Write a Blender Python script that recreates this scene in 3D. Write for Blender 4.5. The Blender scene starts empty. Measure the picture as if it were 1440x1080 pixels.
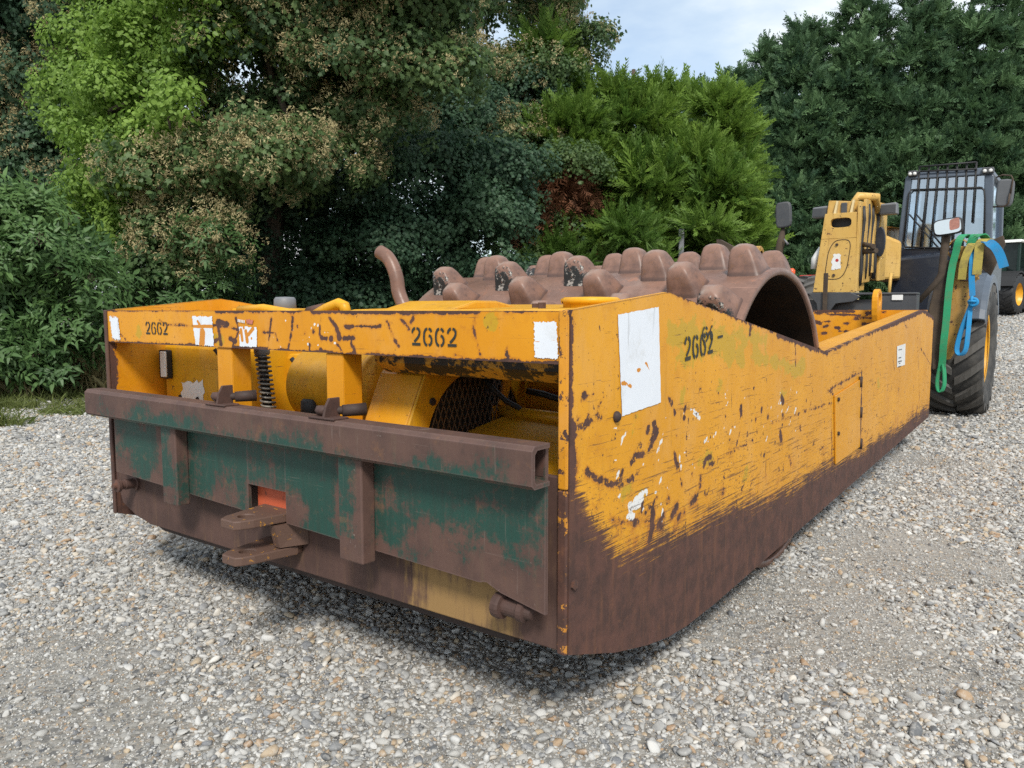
import bpy, bmesh, math, random
import numpy as np
from mathutils import Vector, Matrix, Euler

random.seed(7)
rng = np.random.default_rng(11)
R = math.radians
scene = bpy.context.scene
COL = scene.collection

# ------------------------------------------------------------------ camera
CAMZ = 1.25
cam_d = bpy.data.cameras.new('camera')
cam = bpy.data.objects.new('camera', cam_d)
COL.objects.link(cam)
cam.location = (0, 0, CAMZ)
cam.rotation_euler = (R(90) - math.atan(104 / 1086), 0, 0)
cam_d.sensor_width = 36
cam_d.lens = 36 * 1086 / 1440
cam_d.clip_end = 2000
scene.camera = cam

# ------------------------------------------------------------------ sky, sun, exposure
SUN_AZ, SUN_EL = R(176), R(45)
world = bpy.data.worlds.new('World')
scene.world = world
world.use_nodes = True
wn, wl = world.node_tree.nodes, world.node_tree.links
wn.clear()
w_out = wn.new('ShaderNodeOutputWorld')
w_sky = wn.new('ShaderNodeTexSky')
w_sky.sky_type = 'NISHITA'
w_sky.sun_disc = False
w_sky.sun_elevation = SUN_EL
w_sky.sun_rotation = SUN_AZ
w_b1 = wn.new('ShaderNodeBackground'); w_b1.inputs['Strength'].default_value = 0.13
wl.new(w_sky.outputs[0], w_b1.inputs['Color'])
w_tc = wn.new('ShaderNodeTexCoord')
w_map = wn.new('ShaderNodeMapping'); w_map.inputs['Scale'].default_value = (1, 1, 2.6)
wl.new(w_tc.outputs['Generated'], w_map.inputs[0])
w_no = wn.new('ShaderNodeTexNoise'); w_no.inputs['Scale'].default_value = 3.0
w_no.inputs['Detail'].default_value = 8; w_no.inputs['Roughness'].default_value = 0.55
wl.new(w_map.outputs[0], w_no.inputs['Vector'])
w_cr = wn.new('ShaderNodeValToRGB')
w_cr.color_ramp.elements[0].position = 0.30; w_cr.color_ramp.elements[0].color = (.35, .35, .35, 1)
w_cr.color_ramp.elements[1].position = 0.56; w_cr.color_ramp.elements[1].color = (1, 1, 1, 1)
wl.new(w_no.outputs['Fac'], w_cr.inputs[0])
w_cc = wn.new('ShaderNodeValToRGB')
w_cc.color_ramp.elements[0].position = 0.42; w_cc.color_ramp.elements[0].color = (.73, .85, .94, 1)
w_cc.color_ramp.elements[1].position = 0.68; w_cc.color_ramp.elements[1].color = (.96, .98, 1, 1)
wl.new(w_no.outputs['Fac'], w_cc.inputs[0])
w_b2 = wn.new('ShaderNodeBackground'); w_b2.inputs['Strength'].default_value = 0.80
wl.new(w_cc.outputs[0], w_b2.inputs['Color'])
w_mix = wn.new('ShaderNodeMixShader')
wl.new(w_cr.outputs[0], w_mix.inputs[0])
wl.new(w_b1.outputs[0], w_mix.inputs[1]); wl.new(w_b2.outputs[0], w_mix.inputs[2])
wl.new(w_mix.outputs[0], w_out.inputs[0])

sun_d = bpy.data.lights.new('sun', 'SUN')
sun_d.energy = 2.6
sun_d.angle = R(12)
sun_d.color = (1, .95, .87)
sun = bpy.data.objects.new('sun', sun_d)
COL.objects.link(sun)
sv = Vector((math.sin(SUN_AZ) * math.cos(SUN_EL), math.cos(SUN_AZ) * math.cos(SUN_EL), math.sin(SUN_EL)))
sun.rotation_euler = sv.to_track_quat('Z', 'Y').to_euler()
sun.location = sv * 40

vs = scene.view_settings
vs.view_transform = 'Standard'; vs.look = 'None'; vs.gamma = 1; vs.exposure = 0.5
vs.use_curve_mapping = False
scene.render.engine = 'CYCLES'
cy = scene.cycles
cy.use_denoising = False
cy.max_bounces = 6; cy.diffuse_bounces = 3; cy.glossy_bounces = 3
cy.transmission_bounces = 4; cy.transparent_max_bounces = 8
cy.caustics_reflective = False; cy.caustics_refractive = False

# ------------------------------------------------------------------ node helpers
class NT:
    def __init__(s, name):
        s.m = bpy.data.materials.new(name); s.m.use_nodes = True
        s.t = s.m.node_tree; s.t.nodes.clear()
        s.out = s.n('ShaderNodeOutputMaterial')
    def n(s, typ, **kw):
        nd = s.t.nodes.new(typ)
        for k, v in kw.items():
            setattr(nd, k, v)
        return nd
    def link(s, a, b): s.t.links.new(a, b)
    def put(s, sock, v):
        if isinstance(v, bpy.types.NodeSocket): s.link(v, sock)
        elif v is not None:
            if hasattr(sock.default_value, '__len__') and not hasattr(v, '__len__'): v = (v, v, v)
            if hasattr(sock.default_value, '__len__') and len(sock.default_value) == 4 and len(v) == 3: v = (*v, 1)
            sock.default_value = v
    def math(s, op, a, b=None, c=None, clamp=False):
        nd = s.n('ShaderNodeMath', operation=op, use_clamp=clamp)
        s.put(nd.inputs[0], a)
        if b is not None: s.put(nd.inputs[1], b)
        if c is not None: s.put(nd.inputs[2], c)
        return nd.outputs[0]
    def coord(s, kind='Object'):
        return s.n('ShaderNodeTexCoord').outputs[kind]
    def mapv(s, v, scale=(1, 1, 1), rot=(0, 0, 0), loc=(0, 0, 0)):
        nd = s.n('ShaderNodeMapping'); s.link(v, nd.inputs[0])
        nd.inputs['Scale'].default_value = scale; nd.inputs['Rotation'].default_value = rot
        nd.inputs['Location'].default_value = loc
        return nd.outputs[0]
    def noise(s, v, scale, detail=4, rough=.55, dist=0):
        nd = s.n('ShaderNodeTexNoise')
        if v is not None: s.link(v, nd.inputs['Vector'])
        nd.inputs['Scale'].default_value = scale; nd.inputs['Detail'].default_value = detail
        nd.inputs['Roughness'].default_value = rough; nd.inputs['Distortion'].default_value = dist
        return nd.outputs['Fac']
    def ramp(s, fac, stops):
        nd = s.n('ShaderNodeValToRGB'); s.link(fac, nd.inputs[0])
        e = nd.color_ramp.elements
        while len(e) < len(stops): e.new(.5)
        for i, (p, c) in enumerate(stops):
            e[i].position = p
            e[i].color = (*c, 1) if hasattr(c, '__len__') else (c, c, c, 1)
        return nd.outputs[0]
    def step(s, v, lo, hi):
        nd = s.n('ShaderNodeMapRange', interpolation_type='SMOOTHSTEP')
        s.put(nd.inputs['Value'], v); nd.inputs['From Min'].default_value = lo; nd.inputs['From Max'].default_value = hi
        return nd.outputs[0]
    def mix(s, f, a, b):
        nd = s.n('ShaderNodeMix', data_type='RGBA')
        s.put(nd.inputs[0], f); s.put(nd.inputs[6], a); s.put(nd.inputs[7], b)
        return nd.outputs[2]
    def attr(s, name, kind='GEOMETRY', out='Fac'):
        nd = s.n('ShaderNodeAttribute', attribute_name=name, attribute_type=kind)
        return nd.outputs[out]
    def bump(s, h, strength=.3, dist=.01):
        nd = s.n('ShaderNodeBump'); s.put(nd.inputs['Height'], h)
        nd.inputs['Strength'].default_value = strength; nd.inputs['Distance'].default_value = dist
        return nd.outputs[0]
    def edge(s, rad=.012):
        bv = s.n('ShaderNodeBevel', samples=4); bv.inputs['Radius'].default_value = rad
        ge = s.n('ShaderNodeNewGeometry')
        d = s.n('ShaderNodeVectorMath', operation='DOT_PRODUCT')
        s.link(bv.outputs[0], d.inputs[0]); s.link(ge.outputs['Normal'], d.inputs[1])
        return s.math('SUBTRACT', 1, d.outputs['Value'])
    def bsdf(s, col, rough=.5, metal=0, normal=None, spec=None, **kw):
        b = s.n('ShaderNodeBsdfPrincipled')
        s.put(b.inputs['Base Color'], col); s.put(b.inputs['Roughness'], rough); s.put(b.inputs['Metallic'], metal)
        if normal is not None: s.link(normal, b.inputs['Normal'])
        if spec is not None: b.inputs['Specular IOR Level'].default_value = spec
        for k, v in kw.items(): s.put(b.inputs[k.replace('_', ' ')], v)
        s.link(b.outputs[0], s.out.inputs[0])
        return b

RUST = (.105, .050, .038); RUST2 = (.062, .034, .028); RUST3 = (.20, .085, .045)

def worn_paint(name, c1, c2, chip=.655, edge_amt=1.0, rough=.42, grime=.25, rust=RUST):
    t = NT(name); v = t.coord()
    n_big = t.noise(v, 2.3, 6, .6)
    col = t.mix(t.step(n_big, .35, .68), c1, c2)
    pale = t.noise(t.mapv(v, (2.2, 2.2, 1.0)), 3.1, 8, .7)
    col = t.mix(t.math('MULTIPLY', t.step(pale, .47, .66), .34), col, tuple(min(1, x * .82 + .075) for x in c2))
    blot = t.noise(v, 6.5, 9, .72)
    col = t.mix(t.math('MULTIPLY', t.step(blot, .53, .68), .38), col, tuple(x * k for x, k in zip(c1, (.74, .62, .8))))
    streak = t.noise(t.mapv(v, (9, 9, 1.2)), 4, 6, .65)
    col = t.mix(t.math('MULTIPLY', t.step(streak, .52, .8), grime), col, (.22, .115, .025))
    # scratches: thin stretched noise, both directions
    sc1 = t.noise(t.mapv(v, (1.2, 2.2, 60), (R(14), R(9), 0)), 2.2, 4, .7)
    sc2 = t.noise(t.mapv(v, (50, 40, 3), (R(-18), R(12), 0)), 1.4, 4, .7)
    wear = t.attr('wear')
    scr = t.math('MAXIMUM', t.step(t.math('ADD', sc1, t.math('MULTIPLY', wear, .075)), .65, .71), t.step(t.math('ADD', sc2, t.math('MULTIPLY', wear, .03)), .685, .73))
    n_ch = t.math('ADD', t.noise(v, 21, 9, .68), t.math('MULTIPLY', wear, .035))
    n_sp = t.math('ADD', t.noise(v, 80, 4, .6), t.math('MULTIPLY', wear, .05))
    chips = t.math('MAXIMUM', t.step(n_ch, chip, chip + .025), t.math('MULTIPLY', t.step(n_sp, .66, .685), t.step(n_big, .4, .6)))
    chips = t.math('MAXIMUM', chips, t.math('MULTIPLY', scr, .7))
    fine = t.noise(v, 55, 8, .7)
    mid = t.noise(v, 16, 6, .65)
    wob = t.math('ADD', t.math('MULTIPLY', t.math('SUBTRACT', fine, .5), .9), t.math('MULTIPLY', t.math('SUBTRACT', mid, .5), 1.3))
    # painted wear kept on the mesh (chips, torn paint, old coats) and the shaded door gap
    a_r = t.attr('rust')
    m_r = t.step(t.math('ADD', a_r, wob), .46, .54)
    band = t.attr('band')
    stn = t.math('ADD', t.math('MULTIPLY', t.noise(t.mapv(v, (4, 1.7, 130), (R(16), 0, 0)), 2.0, 6, .75), .60), t.math('MULTIPLY', t.noise(t.mapv(v, (4, 2.6, 60), (R(24), 0, 0)), 2.0, 6, .75), .40))
    m_b = t.step(t.math('ADD', band, t.math('MULTIPLY', t.math('ADD', t.math('SUBTRACT', stn, .5), t.math('MULTIPLY', t.math('SUBTRACT', t.noise(v, 4.5, 7, .7), .5), .42)), 2.3)), .45, .60)
    a_w = t.attr('white'); m_w = t.step(t.math('ADD', a_w, t.math('MULTIPLY', wob, 1.0)), .47, .53)
    a_o = t.attr('olive'); m_o = t.step(t.math('ADD', a_o, t.math('MULTIPLY', t.math('SUBTRACT', mid, .5), 2.4)), .45, .62)
    e = t.edge(.010)
    m_e = t.math('MULTIPLY', t.step(t.math('ADD', t.math('MULTIPLY', e, 3.0), t.math('MULTIPLY', t.math('SUBTRACT', mid, .5), 1.6)), .45, .6), edge_amt)
    m_e = t.math('MULTIPLY', m_e, t.step(e, .01, .03))
    halo = t.step(t.math('ADD', t.math('ADD', a_r, t.math('MULTIPLY', t.attr('band'), .5)), t.math('MULTIPLY', wob, 1.2)), .14, .6)
    col = t.mix(t.math('MULTIPLY', m_o, .8), col, (.46, .30, .02))
    col = t.mix(t.math('MULTIPLY', halo, .58), col, (.36, .115, .018))
    col = t.mix(m_w, col, (.72, .72, .70))
    rc = t.mix(t.step(t.noise(v, 14, 6, .7), .35, .65), rust, RUST2)
    rc = t.mix(t.math('MULTIPLY', t.step(t.noise(v, 30, 8, .75), .55, .70), .5), rc, (.19, .085, .045))
    rc = t.mix(t.math('MULTIPLY', t.step(t.noise(t.mapv(v, (14, 14, 1.5)), 3, 5, .6), .5, .75), .55), rc, (.16, .072, .04))
    tot = t.math('MAXIMUM', t.math('MAXIMUM', m_r, m_b), t.math('MAXIMUM', chips, m_e))
    col = t.mix(tot, col, rc)
    rg = t.math('ADD', t.math('MULTIPLY', tot, .32), t.math('ADD', rough, t.math('MULTIPLY', t.math('SUBTRACT', n_big, .5), .2)))
    h = t.math('SUBTRACT', t.math('MULTIPLY', fine, .25), tot)
    t.bsdf(col, rg, 0, t.bump(h, .35, .003), spec=.3)
    return t.m

def metal_rust(name, c1, c2, c3=None, rough=.68, scale=6, bump=.25, streak=0):
    t = NT(name); v = t.coord()
    a = t.noise(v, scale, 9, .65); b = t.noise(v, scale * 8, 6, .65)
    col = t.mix(t.step(a, .36, .64), c1, c2)
    if c3 is not None: col = t.mix(t.step(t.noise(v, scale * .45, 6, .6), .52, .7), col, c3)
    col = t.mix(t.math('MULTIPLY', t.step(b, .5, .75), .35), col, tuple(x * .55 for x in c1))
    if streak:
        s = t.noise(t.mapv(v, (22, 22, .9)), 3, 5, .6)
        col = t.mix(t.math('MULTIPLY', t.step(s, .5, .75), streak), col, tuple(min(1, x * 1.5) for x in c1))
    s1 = t.noise(t.mapv(v, (1.5, 1.5, 70), (R(12), R(7), 0)), 2.4, 4, .7); s2 = t.noise(t.mapv(v, (60, 60, 3), (R(-16), R(11), 0)), 1.6, 4, .7)
    scr = t.math('MAXIMUM', t.step(s1, .63, .70), t.step(s2, .64, .71))
    col = t.mix(t.math('MULTIPLY', scr, .45), col, tuple(min(1, x * 1.9 + .02) for x in c1))
    col = t.mix(t.math('MULTIPLY', t.step(t.noise(v, scale * 2.3, 9, .75), .56, .70), .55), col, tuple(min(1, x * k) for x, k in zip(c1, (1.75, 1.25, .85))))
    t.bsdf(col, t.math('ADD', rough, t.math('MULTIPLY', t.math('SUBTRACT', b, .5), .25)), 0, t.bump(b, bump, .004), spec=.35)
    return t.m

def plain(name, c, rough=.5, metal=0, var=.25, scale=9, bump=.08, dirt=None, dirt_amt=.5):
    t = NT(name); v = t.coord()
    a = t.noise(v, scale, 6, .6)
    col = t.mix(a, tuple(x * (1 - var) for x in c), tuple(min(1, x * (1 + var)) for x in c))
    if dirt is not None:
        col = t.mix(t.math('MULTIPLY', t.step(t.noise(v, scale * .6, 8, .7), .45, .7), dirt_amt), col, dirt)
    t.bsdf(col, t.math('ADD', rough, t.math('MULTIPLY', t.math('SUBTRACT', a, .5), .2)), metal, t.bump(t.noise(v, scale * 8, 4), bump, .003))
    return t.m

M = {}
M['yellow'] = worn_paint('yellow_paint', (.62, .275, .012), (.70, .325, .020))
M['orange'] = worn_paint('orange_paint', (.62, .250, .008), (.70, .31, .016), chip=.67, grime=.15)
M['chipped'] = worn_paint('flaking_corner_paint', (.60, .26, .02), (.66, .28, .02), chip=.535)
M['rust_flake'] = worn_paint('rusted_corner_paint', (.50, .21, .03), (.55, .24, .03), chip=.415)
M['inner'] = worn_paint('inner_yellow_paint', (.60, .29, .008), (.68, .35, .015), chip=.655, edge_amt=.7, grime=.7)
M['rust'] = metal_rust('rusty_steel', (.092, .050, .040), (.060, .035, .029), (.115, .060, .042))
M['dark_rust'] = metal_rust('dark_rust', (.055, .035, .03), (.035, .024, .021))
M['drum'] = metal_rust('worn_drum_steel', (.235, .130, .094), (.155, .088, .066), (.25, .17, .135), rough=.38, scale=4, bump=.3)
M['black'] = plain('black_rubber', (.018, .018, .019), .6)
M['navy'] = plain('navy_paint', (.012, .016, .028), .32, var=.2, dirt=(.06, .06, .06), dirt_amt=.35)
M['grey'] = plain('grey_paint', (.055, .058, .064), .5, dirt=(.12, .11, .1), dirt_amt=.4)
M['midgrey'] = plain('mid_grey_plastic', (.095, .10, .108), .5)
M['lightgrey'] = plain('light_grey_plastic', (.16, .165, .175), .5)
M['tan'] = worn_paint('faded_tan_paint', (.56, .34, .085), (.62, .40, .12), chip=.62, grime=.6)
M['mustard'] = worn_paint('muddy_mustard_paint', (.46, .27, .06), (.36, .20, .05), chip=.575, grime=.8)
M['mud'] = metal_rust('muddy_steel', (.062, .045, .033), (.09, .066, .045), (.04, .03, .024), rough=.85)
M['white'] = plain('white_paint', (.72, .72, .70), .5, var=.08, dirt=(.4, .38, .34), dirt_amt=.3)
M['paint_black'] = plain('black_stencil_paint', (.022, .024, .018), .6)
M['red'] = plain('red_paint', (.42, .03, .025), .4)
M['cream'] = plain('cream_paint', (.55, .43, .22), .4)
M['rim'] = plain('yellow_rim_paint', (.72, .36, .012), .4, dirt=(.2, .13, .06), dirt_amt=.3)

def t_tyre():
    t = NT('dusty_tyre_rubber'); v = t.coord()
    a = t.noise(v, 7, 7, .65)
    col = t.mix(t.step(a, .35, .7), (.028, .028, .028), (.085, .08, .072))
    t.bsdf(col, .8, 0, t.bump(t.noise(v, 60, 4), .15, .003)); return t.m
M['tyre'] = t_tyre()
M['lug'] = plain('dusty_lug_rubber', (.10, .095, .088), .85, var=.4, scale=14)

def t_greenplate():
    t = NT('green_paint_over_rust'); v = t.coord()
    g = t.attr('green')
    n = t.noise(v, 7, 8, .68); st = t.noise(t.mapv(v, (16, 16, 1.4)), 2.5, 7, .7)
    f = t.noise(v, 70, 5, .7)
    w = t.math('ADD', t.math('MULTIPLY', t.math('SUBTRACT', n, .5), 2.0), t.math('MULTIPLY', t.math('SUBTRACT', st, .5), .9))
    w = t.math('ADD', w, t.math('MULTIPLY', t.math('SUBTRACT', f, .5), .7))
    m = t.step(t.math('ADD', g, w), .24, .62)
    rc = t.mix(t.step(n, .35, .66), (.108, .060, .047), (.072, .041, .034))
    rc = t.mix(t.math('MULTIPLY', t.step(st, .48, .75), .5), rc, (.125, .085, .055))
    col = t.mix(t.math('MULTIPLY', m, .93), rc, t.mix(t.step(st, .4, .7), (.010, .062, .047), (.015, .048, .037)))
    pit = t.noise(v, 13, 9, .76)
    col = t.mix(t.math('MULTIPLY', t.step(pit, .56, .68), .55), col, (.17, .085, .045))
    col = t.mix(t.math('MULTIPLY', t.step(t.math('SUBTRACT', 1, pit), .57, .70), .5), col, (.045, .032, .028))
    s1 = t.noise(t.mapv(v, (1.5, 1.5, 80), (R(9), R(6), 0)), 2.4, 4, .7); s2 = t.noise(t.mapv(v, (60, 60, 2.5), (R(-14), R(10), 0)), 1.6, 4, .7)
    col = t.mix(t.math('MULTIPLY', t.math('MAXIMUM', t.step(s1, .66, .70), t.step(s2, .64, .70)), .22), col, (.26, .21, .18))
    spk = t.step(t.noise(v, 95, 4, .6), .685, .72)
    col = t.mix(t.math('MULTIPLY', spk, .3), col, (.36, .33, .29))
    e = t.edge(.008)
    col = t.mix(t.math('MULTIPLY', t.step(e, .02, .12), .5), col, (.17, .11, .10))
    t.bsdf(col, t.math('SUBTRACT', .66, t.math('MULTIPLY', m, .14)), 0, t.bump(t.math('ADD', f, n), .14, .003), spec=.4)
    return t.m
M['greenplate'] = t_greenplate()

def t_glass(name, tint, dust=.35, refl=.06):
    t = NT(name); v = t.coord()
    d = t.noise(t.mapv(v, (3, 3, 2)), 3, 6, .6)
    tr = t.n('ShaderNodeBsdfTransparent'); tr.inputs[0].default_value = (*tint, 1)
    df = t.n('ShaderNodeBsdfDiffuse'); df.inputs[0].default_value = (.52, .60, .70, 1)
    gl = t.n('ShaderNodeBsdfGlossy'); gl.inputs['Roughness'].default_value = .06; gl.inputs[0].default_value = (.80, .90, 1, 1)
    m1 = t.n('ShaderNodeMixShader'); t.link(t.math('MULTIPLY', t.math('ADD', d, .5), dust), m1.inputs[0])
    t.link(tr.outputs[0], m1.inputs[1]); t.link(df.outputs[0], m1.inputs[2])
    fr = t.n('ShaderNodeFresnel'); fr.inputs[0].default_value = 1.5
    m2 = t.n('ShaderNodeMixShader'); t.link(t.math('ADD', fr.outputs[0], refl), m2.inputs[0])
    t.link(m1.outputs[0], m2.inputs[1]); t.link(gl.outputs[0], m2.inputs[2])
    t.link(m2.outputs[0], t.out.inputs[0]); return t.m
M['glass'] = t_glass('dusty_glass', (.66, .72, .78), .10, .42)
M['darkglass'] = t_glass('dark_glass', (.10, .13, .13), .02, -.02)

def t_mirror():
    t = NT('mirror_glass')
    v = t.coord(); n = t.noise(v, 55, 3, .6)
    b = t.bsdf((.75, .77, .78), .06, 1.0, t.bump(n, .25, .004)); return t.m
M['mirror'] = t_mirror()
M['drum_inside'] = metal_rust('dark_drum_inside', (.022, .015, .011), (.045, .026, .014), (.016, .012, .010), rough=.85)
M['mesh'] = plain('brown_mesh_wire', (.12, .085, .06), .6)

def t_web(name, c, mud=.3):
    t = NT(name); v = t.coord()
    a = t.noise(v, 12, 7, .65); w = t.noise(v, 150, 2, .5)
    col = t.mix(t.math('MULTIPLY', t.step(a, .42, .7), mud), c, (.16, .12, .06))
    col = t.mix(t.math('MULTIPLY', w, .35), col, tuple(x * .6 for x in c))
    t.bsdf(col, .75, 0, t.bump(w, .3, .003)); return t.m
M['web_green'] = t_web('green_webbing', (.02, .30, .13), .35)
M['web_pale'] = t_web('pale_green_webbing', (.20, .42, .24), .4)
M['web_blue'] = t_web('blue_webbing', (.01, .24, .52), .25)
M['web_yellow'] = t_web('dirty_yellow_webbing', (.42, .34, .07), .75)

def t_label():
    t = NT('torn_white_label'); v = t.coord()
    a = t.noise(v, 9, 7, .7); sc = t.noise(t.mapv(v, (30, 30, 2), (R(20), R(15), 0)), 1.6, 4, .6)
    col = t.mix(a, (.66, .70, .76), (.76, .79, .84))
    col = t.mix(t.math('MULTIPLY', t.step(sc, .60, .68), .55), col, (.40, .41, .42))
    col = t.mix(t.math('MULTIPLY', t.step(t.noise(v, 5, 9, .75), .52, .72), .4), col, (.42, .40, .34))
    tear = t.step(t.math('ADD', t.attr('tear'), t.math('MULTIPLY', t.math('SUBTRACT', t.noise(v, 38, 6, .65), .5), .9)), .46, .52)
    col = t.mix(tear, col, (.58, .22, .015))
    t.bsdf(col, .45, 0, t.bump(a, .1, .002)); return t.m
M['label'] = t_label()
M['label_red'] = plain('faded_red_print', (.50, .16, .10), .5, var=.4, scale=60)

def t_spot(name, c1, c2, thr, scale=30, rough=.6):
    t = NT(name); v = t.coord()
    n = t.noise(v, scale, 7, .7)
    t.bsdf(t.mix(t.step(n, thr, thr + .05), c1, c2), rough, 0, t.bump(n, .2, .003)); return t.m
M['greasy'] = t_spot('greasy_black_yellow', (.020, .016, .012), (.55, .26, .02), .475, 11)
M['hitch'] = t_spot('rust_with_yellow_flakes', (.11, .062, .045), (.50, .23, .02), .60, 40)
M['redlead'] = t_spot('red_lead_paint', (.52, .10, .04), (.25, .06, .03), .58, 40)
def t_apron():
    t = NT('apron_rust_with_ochre_stain'); v = t.coord()
    n = t.noise(v, 5, 8, .68); st = t.noise(t.mapv(v, (14, 14, 1.6)), 3, 7, .68)
    sp = t.n('ShaderNodeSeparateXYZ'); t.link(v, sp.inputs[0])
    reg = t.math('MULTIPLY', t.step(sp.outputs['X'], .30, .85), t.step(t.math('MULTIPLY', sp.outputs['X'], -1), -1.12, -1.0))
    m = t.step(t.math('ADD', reg, t.math('MULTIPLY', t.math('ADD', t.math('SUBTRACT', st, .5), t.math('SUBTRACT', n, .5)), 1.5)), .50, 1.0)
    col = t.mix(t.step(n, .35, .66), (.10, .056, .045), (.066, .038, .032))
    col = t.mix(t.math('MULTIPLY', t.step(st, .5, .78), .6), col, (.17, .10, .055))
    col = t.mix(t.math('MULTIPLY', m, .8), col, (.33, .20, .075))
    t.bsdf(col, .72, 0, t.bump(n, .2, .003), spec=.3); return t.m
M['apron'] = t_apron()
M['ochre_rust'] = t_spot('ochre_stain', (.125, .072, .055), (.33, .19, .055), .47, 5, .75)
M['worn_edge'] = t_spot('worn_steel', (.20, .18, .15), (.05, .045, .04), .5, 38, .45)

# ------------------------------------------------------------------ mesh helpers
class MB:
    """collects simple solids, then links them as one mesh object"""
    def __init__(s): s.v = []; s.f = []; s.sm = []
    def add(s, vs_, fs_, smooth=False):
        o = len(s.v); s.v += [tuple(map(float, p)) for p in vs_]
        s.f += [tuple(i + o for i in f) for f in fs_]; s.sm += [smooth] * len(fs_)
        return s
    def box(s, a, b):
        x0, y0, z0 = a; x1, y1, z1 = b
        return s.add([(x0,y0,z0),(x1,y0,z0),(x1,y1,z0),(x0,y1,z0),(x0,y0,z1),(x1,y0,z1),(x1,y1,z1),(x0,y1,z1)],
                     [(0,3,2,1),(4,5,6,7),(0,1,5,4),(1,2,6,5),(2,3,7,6),(3,0,4,7)])
    def hexa(s, p):   # eight corners, bottom ring then top ring
        return s.add(p, [(0,3,2,1),(4,5,6,7),(0,1,5,4),(1,2,6,5),(2,3,7,6),(3,0,4,7)])
    def prism(s, poly, ax, a, b):
        """polygon in the two other axes, extruded along axis ax from a to b"""
        def P(u, w, h):
            return {'x': (h, u, w), 'y': (u, h, w), 'z': (u, w, h)}[ax]
        n = len(poly)
        vs_ = [P(u, w, a) for u, w in poly] + [P(u, w, b) for u, w in poly]
        fs_ = [tuple(range(n - 1, -1, -1)), tuple(range(n, 2 * n))]
        fs_ += [(i, (i + 1) % n, n + (i + 1) % n, n + i) for i in range(n)]
        return s.add(vs_, fs_)
    def holed(s, outer, inner, ax, a, b):
        """plate between two loops of equal length, extruded along ax"""
        def P(u, w, h):
            return {'x': (h, u, w), 'y': (u, h, w), 'z': (u, w, h)}[ax]
        n = len(outer)
        vs_ = [P(*p, a) for p in outer] + [P(*p, a) for p in inner] + [P(*p, b) for p in outer] + [P(*p, b) for p in inner]
        fs_ = []
        for i in range(n):
            j = (i + 1) % n
            fs_ += [(i, n + i, n + j, j), (2*n + i, 2*n + j, 3*n + j, 3*n + i), (i, j, 2*n + j, 2*n + i), (n + i, 3*n + i, 3*n + j, n + j)]
        return s.add(vs_, fs_)
    def tube(s, path, r, seg=10, cap=True, smooth=True):
        path = [Vector(p) for p in path]; n = len(path)
        rr = r if hasattr(r, '__len__') else [r] * n
        vs_, fs_ = [], []
        up = None
        for i, p in enumerate(path):
            d = (path[min(i + 1, n - 1)] - path[max(i - 1, 0)]).normalized()
            if up is None:
                up = d.orthogonal().normalized()
            else:
                up = (up - d * up.dot(d)).normalized()
            w = d.cross(up)
            for k in range(seg):
                a = 2 * math.pi * k / seg
                vs_.append(p + (up * math.cos(a) + w * math.sin(a)) * rr[i])
        for i in range(n - 1):
            for k in range(seg):
                q = (k + 1) % seg
                fs_.append((i*seg + k, i*seg + q, (i+1)*seg + q, (i+1)*seg + k))
        o = len(fs_)
        s.add(vs_, fs_, smooth)
        if cap:
            b = len(s.v) - len(vs_)
            s.f.append(tuple(b + k for k in range(seg - 1, -1, -1))); s.sm.append(False)
            s.f.append(tuple(b + (n - 1) * seg + k for k in range(seg))); s.sm.append(False)
        return s
    def lathe(s, prof, c, axis='z', seg=24, smooth=True, arc=(0, 2 * math.pi)):
        """prof = [(radius, along)], revolved about an axis through c"""
        c = Vector(c); full = abs(arc[1] - arc[0] - 2 * math.pi) < 1e-6
        m = seg if full else seg + 1
        vs_, fs_ = [], []
        for r_, h in prof:
            for k in range(m):
                a = arc[0] + (arc[1] - arc[0]) * k / seg
                u, w = r_ * math.cos(a), r_ * math.sin(a)
                vs_.append(c + Vector({'x': (h, u, w), 'y': (w, h, u), 'z': (u, w, h)}[axis]))
        for i in range(len(prof) - 1):
            for k in range(m if full else m - 1):
                q = (k + 1) % m
                fs_.append((i*m + k, i*m + q, (i+1)*m + q, (i+1)*m + k))
        return s.add(vs_, fs_, smooth)
    def disc(s, c, r, axis, seg=20):
        c = Vector(c)
        pts = []
        for k in range(seg):
            a = 2 * math.pi * k / seg; u, w = r * math.cos(a), r * math.sin(a)
            pts.append(c + Vector({'x': (0, u, w), 'y': (u, 0, w), 'z': (u, w, 0)}[axis]))
        return s.add(pts, [tuple(range(seg))])
    def bolt(s, c, axis, sgn, r=.016, h=.014):
        c = Vector(c); vs_ = []
        for hh in (0, h):
            for k in range(6):
                a = math.pi * k / 3 + .3; u, w = r * math.cos(a), r * math.sin(a)
                vs_.append(c + Vector({'x': (sgn * hh, u, w), 'y': (u, sgn * hh, w), 'z': (u, w, sgn * hh)}[axis]))
        fs_ = [(0,1,2,3,4,5), (6,7,8,9,10,11)] + [(i, (i+1) % 6, 6 + (i+1) % 6, 6 + i) for i in range(6)]
        return s.add(vs_, fs_)
    def mesh(s, name, mat, off=(0, 0, 0), recalc=True):
        me = bpy.data.meshes.new(name)
        o = Vector(off)
        me.from_pydata([tuple(Vector(p) - o) for p in s.v], [], s.f)
        me.polygons.foreach_set('use_smooth', s.sm)
        if recalc:
            bm = bmesh.new(); bm.from_mesh(me); bmesh.ops.recalc_face_normals(bm, faces=bm.faces); bm.to_mesh(me); bm.free()
        me.materials.append(mat); me.update()
        return me
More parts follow.
